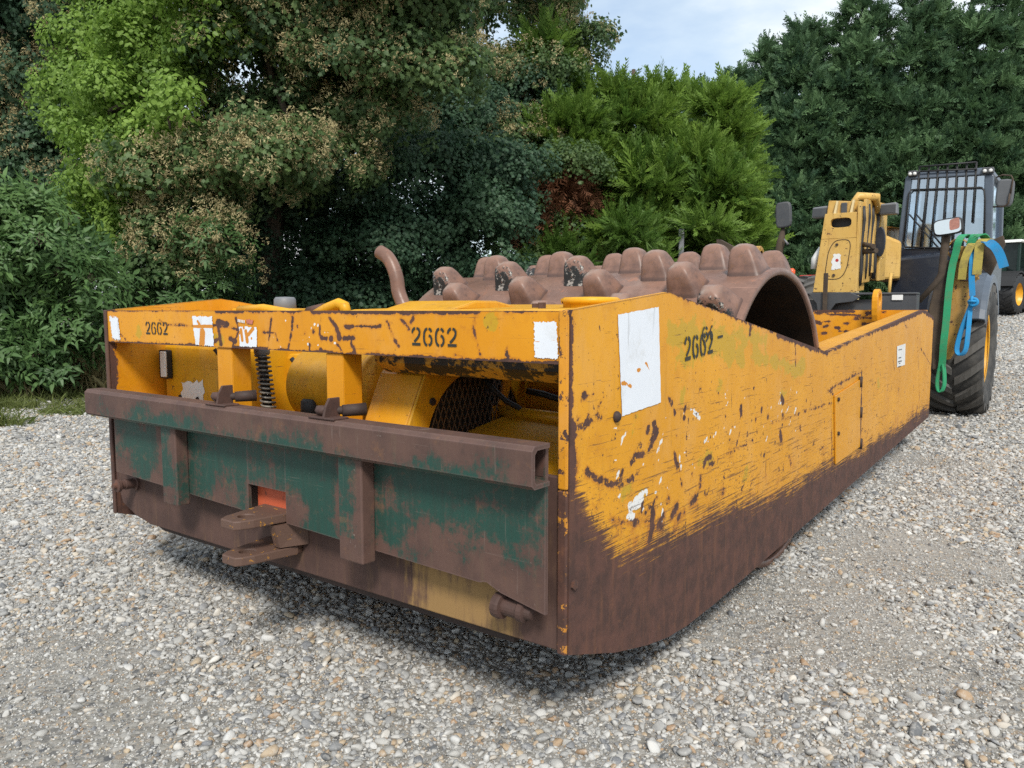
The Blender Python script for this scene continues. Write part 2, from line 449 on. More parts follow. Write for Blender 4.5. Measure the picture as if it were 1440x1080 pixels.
    def build(s, name, mat, parent=None, bevel=0, off=None, recalc=True):
        if off is None: off = OFF.get(parent.name if parent else '', (0, 0, 0))
        ob = bpy.data.objects.new(name, s.mesh(name, mat, off, recalc))
        COL.objects.link(ob)
        if parent is not None:
            ob.parent = parent; OFF[ob.name] = off
        if bevel:
            b = ob.modifiers.new('bevel', 'BEVEL'); b.width = bevel; b.segments = 2; b.limit_method = 'ANGLE'
            b.angle_limit = R(35)
        return ob

OFF = {}
def tag(o, label=None, cat=None, group=None, kind=None):
    if label: o['label'] = label
    if cat: o['category'] = cat
    if group: o['group'] = group
    if kind: o['kind'] = kind
    return o
def thing(name, label, cat, loc=(0, 0, 0), rotz=0, off=(0, 0, 0), group=None):
    o = bpy.data.objects.new(name, None); COL.objects.link(o)
    o.empty_display_size = .2
    o.location = loc; o.rotation_euler = (0, 0, rotz)
    OFF[o.name] = off
    return tag(o, label, cat, group)
def copy_tree(o, parent=None):
    c = o.copy(); COL.objects.link(c)
    if parent is not None: c.parent = parent
    for ch in list(o.children): copy_tree(ch, c)
    return c

# the machines stand in a frame of their own: x across to the right, y away from the camera, z up
TH = R(36.8); PX, PY = .148, 1.946
CT, ST = math.cos(TH), math.sin(TH)
def L2W(x, y, z): return (PX + x * CT + y * ST, PY - x * ST + y * CT, z + CAMZ)
def ground_z(X, Y): 
    Y = np.asarray(Y, float)
    return np.interp(Y, [-60, 0, 4.25, 7, 9.5, 30.6, 900], [0, 0, .07, .122, .20, 1.24, 1.24])
PITCH = math.atan(104 / 1086)
def on(px, py, ax, val):
    """point of the plane ax = val (machine frame) seen at a place of the photograph"""
    a, b = (px - 720) / 1086, (540 - py) / 1086
    r = (a, math.cos(PITCH) + b * math.sin(PITCH), -math.sin(PITCH) + b * math.cos(PITCH))
    ox, oy = -PX * CT + PY * ST, -PX * ST - PY * CT
    dx, dy, dz = r[0] * CT - r[1] * ST, r[0] * ST + r[1] * CT, r[2]
    t = {'x': (val - ox) / dx, 'y': (val - oy) / dy}[ax] if ax != 'z' else val / dz
    return (ox + t * dx, oy + t * dy, t * dz)

def capsule_field(P, segs, soft=.02):
    """P (n,2); segs = [(points, radius)]; 0.5 on the outline, 1 inside, 0 outside"""
    out = np.zeros(len(P))
    for pts, r in segs:
        pts = np.array(pts, float)
        if len(pts) == 1: pts = np.vstack([pts, pts + 1e-4])
        d = np.full(len(P), 9.)
        for a, b in zip(pts[:-1], pts[1:]):
            ab = b - a; t = np.clip(((P - a) @ ab) / max(ab @ ab, 1e-9), 0, 1)
            d = np.minimum(d, np.linalg.norm(P - a - t[:, None] * ab, axis=1))
        out = np.maximum(out, np.clip(.5 + (r - d) / (2 * soft), 0, 1))
    return out
def set_attr(ob, name, vals):
    a = ob.data.attributes.new(name, 'FLOAT', 'POINT'); a.data.foreach_set('value', np.asarray(vals, np.float32))

def grid_plate(name, us, top, bot, nrow, x0, x1, mat, parent, ax='x'):
    """a plate with curved top and bottom edges as a fine grid: u along, w up, thickness x0 (front) to x1"""
    off = np.array(OFF.get(parent.name, (0, 0, 0)))
    us = np.asarray(us); n = len(us)
    T = np.interp(us, *zip(*top)); B = np.interp(us, *zip(*bot))
    k = np.linspace(0, 1, nrow)
    U = np.repeat(us, nrow); W = (B[:, None] + (T - B)[:, None] * k[None]).ravel()
    def P(h):
        H = np.full(len(U), h)
        return np.c_[H, U, W] if ax == 'x' else np.c_[U, H, W]
    V = np.vstack([P(x0), P(x1)]) - off
    i = np.arange(n - 1)[:, None] * nrow + np.arange(nrow - 1)[None]
    i = i.ravel(); N = n * nrow
    F = [np.c_[i, i + nrow, i + nrow + 1, i + 1], np.c_[N + i, N + i + 1, N + i + nrow + 1, N + i + nrow]]
    c = np.arange(n - 1) * nrow
    F += [np.c_[c, N + c, N + c + nrow, c + nrow], np.c_[c + nrow - 1, c + 2 * nrow - 1, N + c + 2 * nrow - 1, N + c + nrow - 1]]
    r_ = np.arange(nrow - 1)
    F += [np.c_[r_, r_ + 1, N + r_ + 1, N + r_]]
    e = (n - 1) * nrow + r_
    F += [np.c_[e, N + e, N + e + 1, e + 1]]
    F = np.vstack(F)
    me = bpy.data.meshes.new(name); me.from_pydata(V.tolist(), [], F.tolist())
    bm = bmesh.new(); bm.from_mesh(me); bmesh.ops.recalc_face_normals(bm, faces=bm.faces); bm.to_mesh(me); bm.free()
    me.materials.append(mat); me.update()
    ob = bpy.data.objects.new(name, me); COL.objects.link(ob); ob.parent = parent; OFF[ob.name] = tuple(off)
    return ob, np.c_[np.tile(U, 2), np.tile(W, 2)]

def circle_pts(c, r, n, ph=0, ry=None):
    ry = ry or r
    return [(c[0] + r * math.cos(ph + 2 * math.pi * k / n), c[1] + ry * math.sin(ph + 2 * math.pi * k / n)) for k in range(n)]
def rect_loop(x0, z0, x1, z1, n):
    """n points round a rectangle, starting at angle 0 and spaced so they pair with circle_pts"""
    cx, cz = (x0 + x1) / 2, (z0 + z1) / 2; hx, hz = (x1 - x0) / 2, (z1 - z0) / 2
    out = []
    for k in range(n):
        a = 2 * math.pi * k / n; c_, s_ = math.cos(a), math.sin(a)
        m = max(abs(c_), abs(s_)); out.append((cx + hx * c_ / m, cz + hz * s_ / m))
    return out

# stencil figures, unit height, broken where a stencil has its bridges
FIG = {'2': [[(.10,.72),(.14,.86),(.28,.97),(.40,.99)], [(.54,.99),(.72,.95),(.84,.82),(.82,.66),(.72,.52),(.52,.36),(.30,.22)], [(.08,.08),(.92,.08)]],
       '6': [[(.44,.98),(.26,.92),(.14,.74),(.11,.48),(.14,.26),(.26,.09),(.42,.03)], [(.58,.98),(.76,.92),(.85,.80)],
             [(.58,.60),(.76,.54),(.86,.40),(.86,.26),(.76,.10),(.58,.03)]]}
def figures(mb, text, place, size, lean=0, adv=.66, width=.6, thick=.17, drop=0, rnd=random):
    """place(u, w) -> point on the surface"""
    for ci, ch in enumerate(text):
        for st in FIG[ch]:
            if drop and rnd.random() < drop: continue
            pts = [((ci * adv + p[0] * width + lean * p[1]) * size, p[1] * size) for p in st]
            n = len(pts); q = []
            for i in range(n):
                a = Vector(pts[max(i - 1, 0)]); b = Vector(pts[min(i + 1, n - 1)])
                d = (b - a).normalized(); nn = Vector((-d.y, d.x)) * thick * size / 2
                q.append((Vector(pts[i]) + nn, Vector(pts[i]) - nn))
            vs_ = [place(*p) for pr in q for p in pr]
            mb.add(vs_, [(2*i, 2*i + 1, 2*i + 3, 2*i + 2) for i in range(n - 1)])

def ragged(corners, n=14, amp=.006, rnd=random):
    """a label outline with torn edges, from its four corners (u, w)"""
    out = []
    for i in range(4):
        a, b = Vector(corners[i]), Vector(corners[(i + 1) % 4])
        for k in range(n):
            p = a.lerp(b, k / n); out.append((p.x + rnd.uniform(-amp, amp), p.y + rnd.uniform(-amp, amp)))
    return out

# ================================================================== the padfoot roller
ROLL_OFF = (-1.2, 1.98, -1.19)
roller = thing('towed_roller', 'large rusty yellow towed padfoot roller with a green and rust front plate, standing on gravel',
               'roller', L2W(*ROLL_OFF), -TH, ROLL_OFF)
S = lambda px, py: on(px, py, 'x', 0)[1:]
Fy = lambda px, py: (lambda p: (p[0], p[2]))(on(px, py, 'y', 0))

side_top = [(0, 0), (.555, .055), (2.374, -.208), (5.02, 0), (5.2, -.004), (5.58, -.06)]
side_bot = [(0, -.90), (.25, -.985), (.45, -1.035), (.6, -1.062), (.75, -1.073), (1.0, -1.072), (5.58, -.89)]
us = np.unique(np.r_[np.linspace(0, 2.2, 200), np.linspace(2.2, 5.58, 190), .555, 2.374, 5.02])
side, UW = grid_plate('side_panel', us, side_top, side_bot, 78, 0, -.022, M['yellow'], roller)
side['label'] = 'right side panel, scuffed yellow paint worn to rust along the bottom'
px_strokes = [
    ([(920,599),(924,608),(917,620)],.024), ([(911,605)],.02), ([(915.5,631),(901,640),(888,648)],.014), ([(949,582)],.022),
    ([(965.5,569),(963,577)],.012), ([(962,588)],.014), ([(1042,571),(1042,583)],.022),
    ([(825,664),(845,676),(860,681),(877,681),(897,665)],.010), ([(948,636),(954,656),(959,682)],.010), ([(951,615)],.012),
    ([(985,668),(985,682)],.016), ([(973,669)],.014), ([(876,660),(873,670)],.014), ([(939.6,702)],.017),
    ([(979,700),(971,709)],.014), ([(918,717),(917,741),(914,760)],.026), ([(934,723),(925,740)],.014), ([(952,712),(946,724)],.019),
    ([(925,699),(908,722),(890,740)],.006), ([(860,730),(880,734),(912,733)],.008), ([(997,656),(1019,640),(1060,619)],.005),
    ([(990,655)],.015), ([(941,560),(945,568)],.004), ([(1017,693)],.011), ([(963,720)],.012),
    ([(1071,575)],.018), ([(1080,587)],.024), ([(1099,560),(1102,566)],.026), ([(1101,584)],.017), ([(1097,608),(1099,618)],.024),
    ([(1118,480),(1119,513)],.009), ([(1056,457),(1054,472)],.013), ([(1088,468),(1087,482)],.008), ([(1060,545)],.016),
    ([(1125,600),(1128,615)],.008), ([(1140,568)],.008), ([(1063,590)],.01), ([(1020,585)],.007), ([(1030,600)],.006),
    ([(820,560),(835,556)],.003), ([(808,590),(850,575)],.003), ([(812,600),(848,580)],.005), ([(808,584),(840,590),(850,586)],.004),
    ([(848,560),(838,580),(826,590)],.003), ([(843,545)],.006), ([(862,586)],.006), ([(822,556)],.008), ([(815,605),(838,588)],.006),
    ([(900,725),(905,705)],.008), ([(948,742),(956,725)],.012), ([(930,740)],.015), ([(895,760)],.016), ([(988,560),(992,575)],.005),
    ([(1255,500),(1258,520)],.010), ([(1238,492)],.012), ([(1295,490),(1308,512)],.006), ([(1290,475),(1293,560),(1286,590)],.006),
    ([(1265,520),(1262,600)],.004), ([(1245,515)],.012), ([(1229,455),(1226,475)],.010), ([(1240,470)],.011), ([(1270,452),(1276,462)],.007),
    ([(1085,595),(1170,566)],.003), ([(1160,545),(1172,555)],.004), ([(1150,700),(1100,715)],.004), ([(1000,640),(990,650)],.008),
    ([(1180,480),(1230,458)],.005), ([(1010,555),(1012,562)],.006), ([(1040,610),(1036,625)],.006), ([(1110,640),(1112,652)],.008),
]
segs = [([S(*p) for p in pts], r * .62) for pts, r in px_strokes]
segs += [([(0, .01), (0, -.3)], .012), ([(0, -.3), (0, -.46)], .03), ([(.55, .06), (1.6, -.10)], .004), ([(1.6, -.10), (2.38, -.215)], .012),
         ([(2.38, -.21), (3.6, -.115)], .006), ([(3.6, -.115), (5.0, -.01)], .018), ([(5.58, -.06), (5.58, -.5)], .012), ([(5.02, 0), (5.58, -.06)], .02)]
segs += [([(2.46, -.40), (3.12, -.352)], .006), ([(3.13, -.36), (3.18, -.81)], .012), ([(2.47, -.41), (2.56, -.82)], .004)]  # shaded gap round the door, painted in with rust strokes
set_attr(side, 'rust', capsule_field(UW, segs, .018))
bl = np.array([S(*p) for p in [(803,690),(830,728),(872,772),(902,768),(960,738),(1020,712),(1100,684),(1165,654),(1215,630),(1309,568)]])
edge_w = np.interp(UW[:, 0], bl[:, 0], bl[:, 1])
set_attr(side, 'band', np.clip(.5 + (edge_w - UW[:, 1]) / .26, -.2, 1.25))
wr = random.Random(5)
wsegs = []
for _ in range(85):
    u = wr.uniform(.22, 1.25); w = wr.gauss(-.43 - .10 * (1 - u), .12)
    if w > -.28: continue
    d = wr.uniform(.004, .02); wsegs.append(([(u, w), (u + d, w + wr.uniform(-.4, 1) * d)], wr.uniform(.001, .005)))
for _ in range(26):
    u = wr.gauss(1.62, .16); w = wr.gauss(-.42, .055)
    d = wr.uniform(.005, .03); wsegs.append(([(u, w), (u + d, w + d * .9)], wr.uniform(.001, .006)))
for pts, r in [([(880,712),(895,700),(910,690)],.007), ([(885,716),(903,706)],.010), ([(902,700),(904,716)],.006), ([(882,728),(890,728)],.010),
               ([(932,715),(930,735)],.006), ([(955,640),(957,655)],.004), ([(930,620)],.010), ([(976,580),(984,588)],.010), ([(905,652)],.004), ([(897,641)],.007)]:
    wsegs.append(([S(*p) for p in pts], r))
set_attr(side, 'white', capsule_field(UW, wsegs, .010))
osegs = []
for pts, r in [([(950,470),(1010,480),(1040,500)],.05), ([(1000,490),(960,500)],.04), ([(1015,535)],.03), ([(1060,500),(1130,520)],.03), ([(1080,600)],.03),
               ([(985,655),(1000,640)],.015), ([(1050,660)],.03), ([(880,690),(905,700)],.02), ([(1100,560)],.035), ([(960,560)],.015), ([(1150,480),(1180,470)],.03),
               ([(1190,600)],.03), ([(1235,540)],.03), ([(890,600)],.02), ([(1030,470),(1075,480)],.03)]:
    osegs.append(([S(*p) for p in pts], r))
set_attr(side, 'wear', np.clip((-.10 - UW[:, 1]) / .45, 0, 1.15) * np.clip(1.5 - abs(UW[:, 0] - 1.2) * .35, .35, 1))
set_attr(side, 'olive', capsule_field(UW, osegs, .05))

lside, UW2 = grid_plate('side_panel', us[::5], side_top, side_bot, 20, -2.40, -2.378, M['orange'], roller)
set_attr(lside, 'band', np.clip(.5 + (-.72 - UW2[:, 1]) / .22, -.2, 1.2))
set_attr(lside, 'rust', capsule_field(UW2, [([(0, 0), (0, -.9)], .02)], .018))
lside['label'] = 'left side panel, orange on its inner face'

# front beam, with its wear
bu = np.linspace(-2.376, -.024, 420)
beam, UWb = grid_plate('front_beam', bu, [(-2.4, -.002), (0, -.002)], [(-2.4, -.138), (0, -.138)], 26, -.004, .10, M['orange'], roller, ax='y')
bs = [([(383,447.5),(380.5,468),(378,490.5)],.005), ([(371.5,467.6),(389,468),(391.6,479)],.005), ([(413,447.5),(411,468),(407,492),(386,492)],.005),
      ([(467,476.7)],.010), ([(460,476.6),(453,474)],.008), ([(451,458.6),(450.7,471)],.004), ([(464,447.5),(473.6,457),(479,476.6)],.010),
      ([(484.7,476.6),(498.6,475)],.009), ([(487,461),(497,460)],.006), ([(476,485),(485,497)],.006), ([(333,447),(337.5,465.5),(328,488)],.005),
      ([(226,450),(233,456.7),(273,458),(306.7,457.5),(338,464)],.004), ([(307,453),(322,456)],.012), ([(668,447),(667,460),(671,475),(677,500)],.003),
      ([(545.5,452),(552,470),(562,488)],.003), ([(565,449),(576,462)],.004), ([(487,459),(537,459)],.005), ([(171,470),(178,478)],.004),
      ([(430,469)],.007), ([(442,467)],.008), ([(325,476),(333,480)],.012), ([(300,482),(306,478)],.010), ([(713,490),(716,505)],.005),
      ([(308,460),(312,484)],.010), ([(437,485),(436,495)],.004), ([(420,459)],.005), ([(495,483),(502,497)],.006), ([(452,492),(456,497)],.006),
      ([(580,452),(583,447)],.006), ([(640,498),(652,502)],.004)]
bseg = [([Fy(*p) for p in pts], r * .8) for pts, r in bs]
for a, b, r in [(-2.4, -2.0, .006), (-2.0, -1.7, .004), (-1.55, -1.38, .011), (-1.36, -1.05, .008), (-1.0, -.42, .012), (-.40, -.3, .012), (-.2, -.1, .006)]:
    bseg.append(([(a, 0), (b, 0)], r))
for a, b, r in [(-2.38, -2.2, .004), (-2.2, -1.6, .006), (-1.45, -1.25, .010), (-1.25, -.8, .005), (-.75, -.3, .004), (-.3, 0, .007)]:
    bseg.append(([(a, -.138), (b, -.138)], r))
set_attr(beam, 'rust', capsule_field(UWb, bseg, .010))
set_attr(beam, 'olive', capsule_field(UWb, [([Fy(196, 460), Fy(197, 468)], .02), ([Fy(690, 455)], .02), ([Fy(305, 475), Fy(312, 480)], .02)], .02))
bw = random.Random(3)
set_attr(beam, 'white', capsule_field(UWb, [([Fy(bw.uniform(370, 480), bw.uniform(450, 488))], bw.uniform(.001, .004)) for _ in range(22)], .006))
# corner trim strips where the beam meets the side panels
MB().box((-.030, -.012, -.46), (-.002, -.001, 0.0)).build('corner_strip', M['chipped'], roller, .004)
MB().box((-.030, -.012, -.90), (-.002, -.001, -.462)).build('corner_strip', M['rust_flake'], roller, .004)
MB().box((-2.398, -.012, -.90), (-2.376, -.001, 0.0)).build('corner_strip', M['rust'], roller, .004)
MB().box((-.022, .0005, -.899), (-.0225, .02, -.01)).build('corner_weld', M['rust'], roller)

# top lip and rear box section of the right side, rear beam, lifting eye
MB().hexa([(-.024, 2.40, -.235), (-.15, 2.72, -.225), (-.15, 5.26, -.03), (-.024, 5.26, -.03),
           (-.024, 2.385, -.208), (-.15, 2.72, -.186), (-.15, 5.26, -.002), (-.024, 5.02, -.002)]).build('side_top_plate', M['yellow'], roller, .003)
MB().hexa([(-.15, 2.72, -.9), (-.165, 2.72, -.9), (-.165, 5.26, -.8), (-.15, 5.26, -.8),
           (-.15, 2.72, -.188), (-.165, 2.72, -.188), (-.165, 5.26, -.004), (-.15, 5.26, -.004)]).build('inner_side_wall', M['yellow'], roller)
MB().hexa([(-2.376, 2.40, -.235), (-2.25, 2.72, -.225), (-2.25, 5.26, -.03), (-2.376, 5.26, -.03),
           (-2.376, 2.385, -.208), (-2.25, 2.72, -.186), (-2.25, 5.26, -.002), (-2.376, 5.02, -.002)]).build('side_top_plate', M['yellow'], roller, .003)
ru = np.linspace(-2.376, -.024, 160)
rbeam, UWr = grid_plate('rear_beam', ru, [(-2.4, .001), (0, .001)], [(-2.4, -.62), (0, -.62)], 46, 5.27, 5.42, M['orange'], roller, ax='y')
rsg = []
rr = random.Random(8)
for _ in range(46):
    u, w = rr.uniform(-1.0, -.1), rr.uniform(-.2, -.01); d = rr.uniform(.0, .07)
    rsg.append(([(u, w), (u + d, w + rr.uniform(-.25, .25) * d)], rr.uniform(.006, .016)))
rsg += [([(-.9, -.0), (-.55, -.012)], .012), ([(-.86, -.03), (-.5, -.045)], .008)]
set_attr(rbeam, 'rust', capsule_field(UWr, rsg, .012))
ez = .075
MB().holed([(5.20 + .085 * math.cos(a), ez + (.095 * math.sin(a) if math.sin(a) > 0 else .20 * math.sin(a))) for a in [2*math.pi*k/20 for k in range(20)]],
           circle_pts((5.20, ez + .01), .042, 20, ry=.05), 'x', -.385, -.34).build('lifting_eye', M['orange'], roller, .006)
# bearing block between drum and side
bb = MB().box((-.20, 2.72, -.62), (-.153, 2.98, -.235)).build('bearing_block', M['yellow'], roller, .006)
bt = MB().box((-.36, 2.66, -.245), (-.16, 2.98, -.205)).build('bearing_cap', M['yellow'], roller, .004)

# ------------------------------------------------ drum with pads
DY, DZ, DR = 1.98, -.505, .70
DX0, DX1 = -2.02, -.10
drum = MB().lathe([(DR - .035, DX0 + .01), (DR - .035, DX1 - .008), (DR - .03, DX1), (DR - .006, DX1), (DR, DX1 - .008), (DR, DX0 + .008), (DR - .006, DX0), (DR - .03, DX0), (DR - .035, DX0 + .01)],
                  (0, DY, DZ), 'x', 128).build('drum', M['drum'], roller)
e = MB(); e.lathe([(.10, -.50), (.34, -.50), (.36, -.44), (.40, -.44), (.42, -.50), (DR - .036, -.50)], (0, DY, DZ), 'x', 48)
e.lathe([(0.001, -.34), (.10, -.34), (.11, -.38), (.11, -.50)], (0, DY, DZ), 'x', 24)
e.build('drum_end_plate', M['ochre_rust'], drum)
e = MB(); e.lathe([(.001, -1.9), (DR - .036, -1.9)], (0, DY, DZ), 'x', 48); e.build('drum_end_plate', M['ochre_rust'], drum)
e = MB(); e.lathe([(DR - .037, -.115), (DR - .037, -1.9)], (0, DY, DZ), 'x', 64); e.build('drum_inside', M['drum_inside'], drum)
def pad_mesh():
    m = MB(); rings = []
    seg = 20
    prof = [(-.02, 1.12, 1.16), (0, 1.04, 1.06), (.012, .98, .98), (.045, .89, .87), (.085, .77, .72), (.115, .62, .56), (.126, .48, .42), (.134, .26, .22), (.136, .08, .06)]
    vs_ = []
    for h, a, b in prof:
        for k in range(seg):
            t = 2 * math.pi * k / seg; c_, s_ = math.cos(t), math.sin(t)
            ex = .36
            # arched face towards one side, sloping back on the other
            yy = .080 * b * math.copysign(abs(s_) ** ex, s_)
            vs_.append((.078 * a * math.copysign(abs(c_) ** ex, c_) - .16 * h, yy, h * .95))
    fs_ = [(i*seg + k, i*seg + (k+1) % seg, (i+1)*seg + (k+1) % seg, (i+1)*seg + k) for i in range(len(prof) - 1) for k in range(seg)]
    fs_.append(tuple(range((len(prof) - 1) * seg, len(prof) * seg)))
    m.add(vs_, fs_, True)
    return m
def t_pad():
    t = NT('worn_pad_steel'); v = t.coord()
    a = t.noise(v, 11, 8, .65); oi = t.n('ShaderNodeObjectInfo').outputs['Random']
    sp = t.n('ShaderNodeSeparateXYZ'); t.link(v, sp.inputs[0])
    col = t.mix(t.step(a, .35, .65), (.24, .132, .094), (.125, .072, .056))
    tip = t.step(t.math('ADD', sp.outputs['Z'], t.math('MULTIPLY', t.math('SUBTRACT', a, .5), .09)), .105, .150)
    col = t.mix(t.math('MULTIPLY', t.step(t.noise(v, 24, 8, .75), .54, .68), .5), col, (.24, .12, .06))
    col = t.mix(t.math('MULTIPLY', t.step(t.noise(t.mapv(v, (40, 40, 6)), 1.5, 5, .7), .56, .7), .45), col, (.07, .055, .05))
    seam = t.step(t.math('ADD', sp.outputs['Z'], t.math('MULTIPLY', t.math('SUBTRACT', a, .5), .03)), .022, .006)
    col = t.mix(t.math('MULTIPLY', seam, .75), col, (.075, .046, .038))
    col = t.mix(t.math('MULTIPLY', tip, .7), col, (.42, .36, .31))
    # some pads are worn bright on their leading face, with black tar left on it
    bare = t.step(t.math('ADD', t.math('MULTIPLY', sp.outputs['Y'], -7), t.math('MULTIPLY', t.math('SUBTRACT', t.noise(v, 26, 8, .75), .5), 1.6)), .30, .36)
    bare = t.math('MULTIPLY', bare, t.step(oi, .78, .80))
    tar = t.mix(t.step(t.noise(v, 21, 8, .75), .42, .47), (.40, .37, .33), (.018, .018, .017))
    col = t.mix(bare, col, tar)
    t.bsdf(col, t.math('SUBTRACT', .44, t.math('MULTIPLY', tip, .12)), 0, t.bump(a, .25, .004), spec=.45); return t.m
padm = pad_mesh().mesh('pad', t_pad())
dc = Vector((0, DY, DZ)) - Vector(ROLL_OFF)
offs = [(46 + 13.5 * k) % 30 for k in range(9)]
for ci, of in enumerate(offs):
    x = -.205 - .208 * ci
    for j in range(12):
        a = R(30 * j + of)   # 0 = towards the front, 90 = up
        p = bpy.data.objects.new('pad', padm); COL.objects.link(p); p.parent = drum
        nrm = Vector((0, -math.cos(a), math.sin(a))); tan = Vector((0, -math.sin(a), -math.cos(a)))
        mt = Matrix((Vector((1, 0, 0)), nrm.cross(Vector((1, 0, 0))), nrm)).transposed().to_4x4()
        mt.translation = dc + Vector((x, 0, 0)) + nrm * (DR - .004)
        p.matrix_local = mt

# ------------------------------------------------ front apron, green plate, rail, stiffeners
MB().prism([(-2.374, -.43), (-.032, -.43), (-.032, -.898), (-2.10, -.905), (-2.22, -.885), (-2.33, -.845), (-2.374, -.74)], 'y', 0.0, .018).build('front_apron', M['apron'], roller, .004)
MB().prism([(-2.30, -.86), (-.2, -.9), (-.2, -.93), (-2.05, -.93)], 'y', .03, .10).build('lower_cross_member', M['dark_rust'], roller)
MB().box((-2.376, .02, -.56), (-.024, .90, -.54)).build('deck_plate', M['inner'], roller)
pu = np.linspace(-2.222, -.026, 260)
def plate_piece(u0, u1, ztop, zb):
    u = np.linspace(u0, u1, max(8, int((u1 - u0) / .011)))
    ob, UWp = grid_plate('front_plate', u, [(-3, ztop), (1, ztop)], zb, 34, -.072, -.060, M['greenplate'], roller, ax='y')
    return ob, UWp
zb_full = [(-2.222, -.68), (-.24, -.735), (-.22, -.728), (-.17, -.748), (-.026, -.775), (0, -.775)]
gs = [([Fp for Fp in [(-2.15, -.48), (-1.95, -.50)]], .05), ([(-1.62, -.45), (-1.2, -.49), (-.88, -.52)], .05), ([(-1.6, -.5), (-1.58, -.62)], .03),
      ([(-1.5, -.5), (-1.2, -.53)], .035), ([(-1.0, -.55), (-.88, -.6)], .035), ([(-.62, -.46), (-.25, -.49), (-.12, -.50)], .055), ([(-.6, -.5), (-.6, -.64)], .035),
      ([(-.4, -.52), (-.2, -.54)], .05), ([(-.9, -.66), (-.88, -.74)], .025), ([(-2.02, -.6), (-1.98, -.64)], .02), ([(-1.36, -.6), (-1.3, -.66)], .02)]
for u0, u1, ztop, zb in [(-2.222, -1.285, -.335, zb_full), (-1.285, -1.075, -.335, [(-3, -.605), (0, -.605)]), (-1.075, -.026, -.335, zb_full)]:
    ob, UWp = plate_piece(u0, u1, ztop, zb)
    set_attr(ob, 'green', capsule_field(UWp, gs, .14) * .95 + .07)
MB().box((-1.29, -.03, -.74), (-1.07, -.004, -.585)).build('hitch_backing', M['redlead'], roller)
def green_box(name, m, segs, soft=.05):
    ob = m.build(name, M['greenplate'], roller, .006); return ob
for x0, x1, zt, zbt in [(-1.763, -1.662, -.432, -.735), (-.752, -.648, -.437, -.757)]:
    m = MB(); n = 26
    for k in range(n):   # the box is a stack of rings so that it can carry its paint
        pass
    zs = np.linspace(zbt, zt, n)
    vs_ = []
    for z in zs: vs_ += [(x0, -.122, z), ((x0 + x1) / 2 - .01, -.122, z), (x1, -.122, z), (x1 + .004, -.0725, z), (x0, -.0725, z)]
    fs_ = [(i*5 + k, i*5 + (k+1) % 5, (i+1)*5 + (k+1) % 5, (i+1)*5 + k) for i in range(n - 1) for k in range(5)] + [(0,1,2,3,4), tuple(5*(n-1) + k for k in range(5))]
    m.add(vs_, fs_)
    st = m.build('stiffener', M['greenplate'], roller, .005)
    g = np.array([(.75 if (v.co.z + ROLL_OFF[2]) > zbt + .07 else .12) if v.co.x + ROLL_OFF[0] < x1 - .02 else .3 for v in st.data.vertices])
    set_attr(st, 'green', g * .72)
# channel rail, open at the ends
rl0, rl1 = -2.30, -.012
yf, yb, zt, zb_ = -.150, -.0745, -.328, -.436
prof_o = [(yb, zt), (yf + .012, zt), (yf, zt - .012), (yf, zb_ + .010), (yf + .010, zb_), (yb, zb_)]
prof_i = [(yb + .0, zt - .012), (yf + .022, zt - .012), (yf + .012, zt - .022), (yf + .012, zb_ + .02), (yf + .02, zb_ + .012), (yb, zb_ + .012)]
m = MB(); n = 120; xs = np.linspace(rl0, rl1, n)
ring = prof_o + prof_i[::-1]; kk = len(ring)
vs_ = [(x, u, w) for x in xs for u, w in ring]
fs_ = [(i*kk + k, i*kk + (k+1) % kk, (i+1)*kk + (k+1) % kk, (i+1)*kk + k) for i in range(n - 1) for k in range(kk)]
for b in (0, (n - 1) * kk):
    for k in range(5): fs_.append((b + k, b + k + 1, b + kk - 2 - k, b + kk - 1 - k))
m.add(vs_, fs_)
rail = m.build('top_rail', M['greenplate'], roller)
rg = []
for v in rail.data.vertices:
    x, z = v.co.x + ROLL_OFF[0], v.co.z + ROLL_OFF[2]
    f = .02
    if z < -.345:
        f = max(.16, .85 - abs(x + 1.72) * 1.8, .62 - abs(x + 1.05) * .55, .60 - abs(x + .25) * 1.2)
    rg.append(f)
set_attr(rail, 'green', rg)
MB().box((rl0, yb + .001, zb_ + .02), (rl1 - .02, yb + .012, zt - .012)).build('rail_back', M['rust'], roller)
# bracket tabs, rods and nuts on the rail
for px_, py_, ln in [(318, 560, .30), (468, 580, .26)]:
    x, y, z = on(px_, py_, 'y', -.105)
    br = MB().prism([(-.145, zt), (-.08, zt), (-.08, z + .045), (-.12, z + .045), (-.135, z + .02)], 'x', x - .005, x + .005).build('rod_bracket', M['rust'], roller, .002)
    rod = MB().tube([(x - .05, -.115, z + .005), (x + .03, -.06, z + .004)], .013, 12).tube([(x + .015, -.08, z + .004), (x + .055, -.02, z + .006)], [.018, .02], 14).build('clamp_rod', M['dark_rust'], roller)
    MB().lathe([(.001, -.05), (.016, -.05), (.017, -.04), (.016, -.02), (.012, -.016)], (x, -.118, z + .005), 'x', 6).build('nut', M['rust'], roller)
    MB().box((x - .07, -.145, zt - .001), (x + .05, -.085, zt + .006)).build('weld_pad', M['rust'], roller, .003)
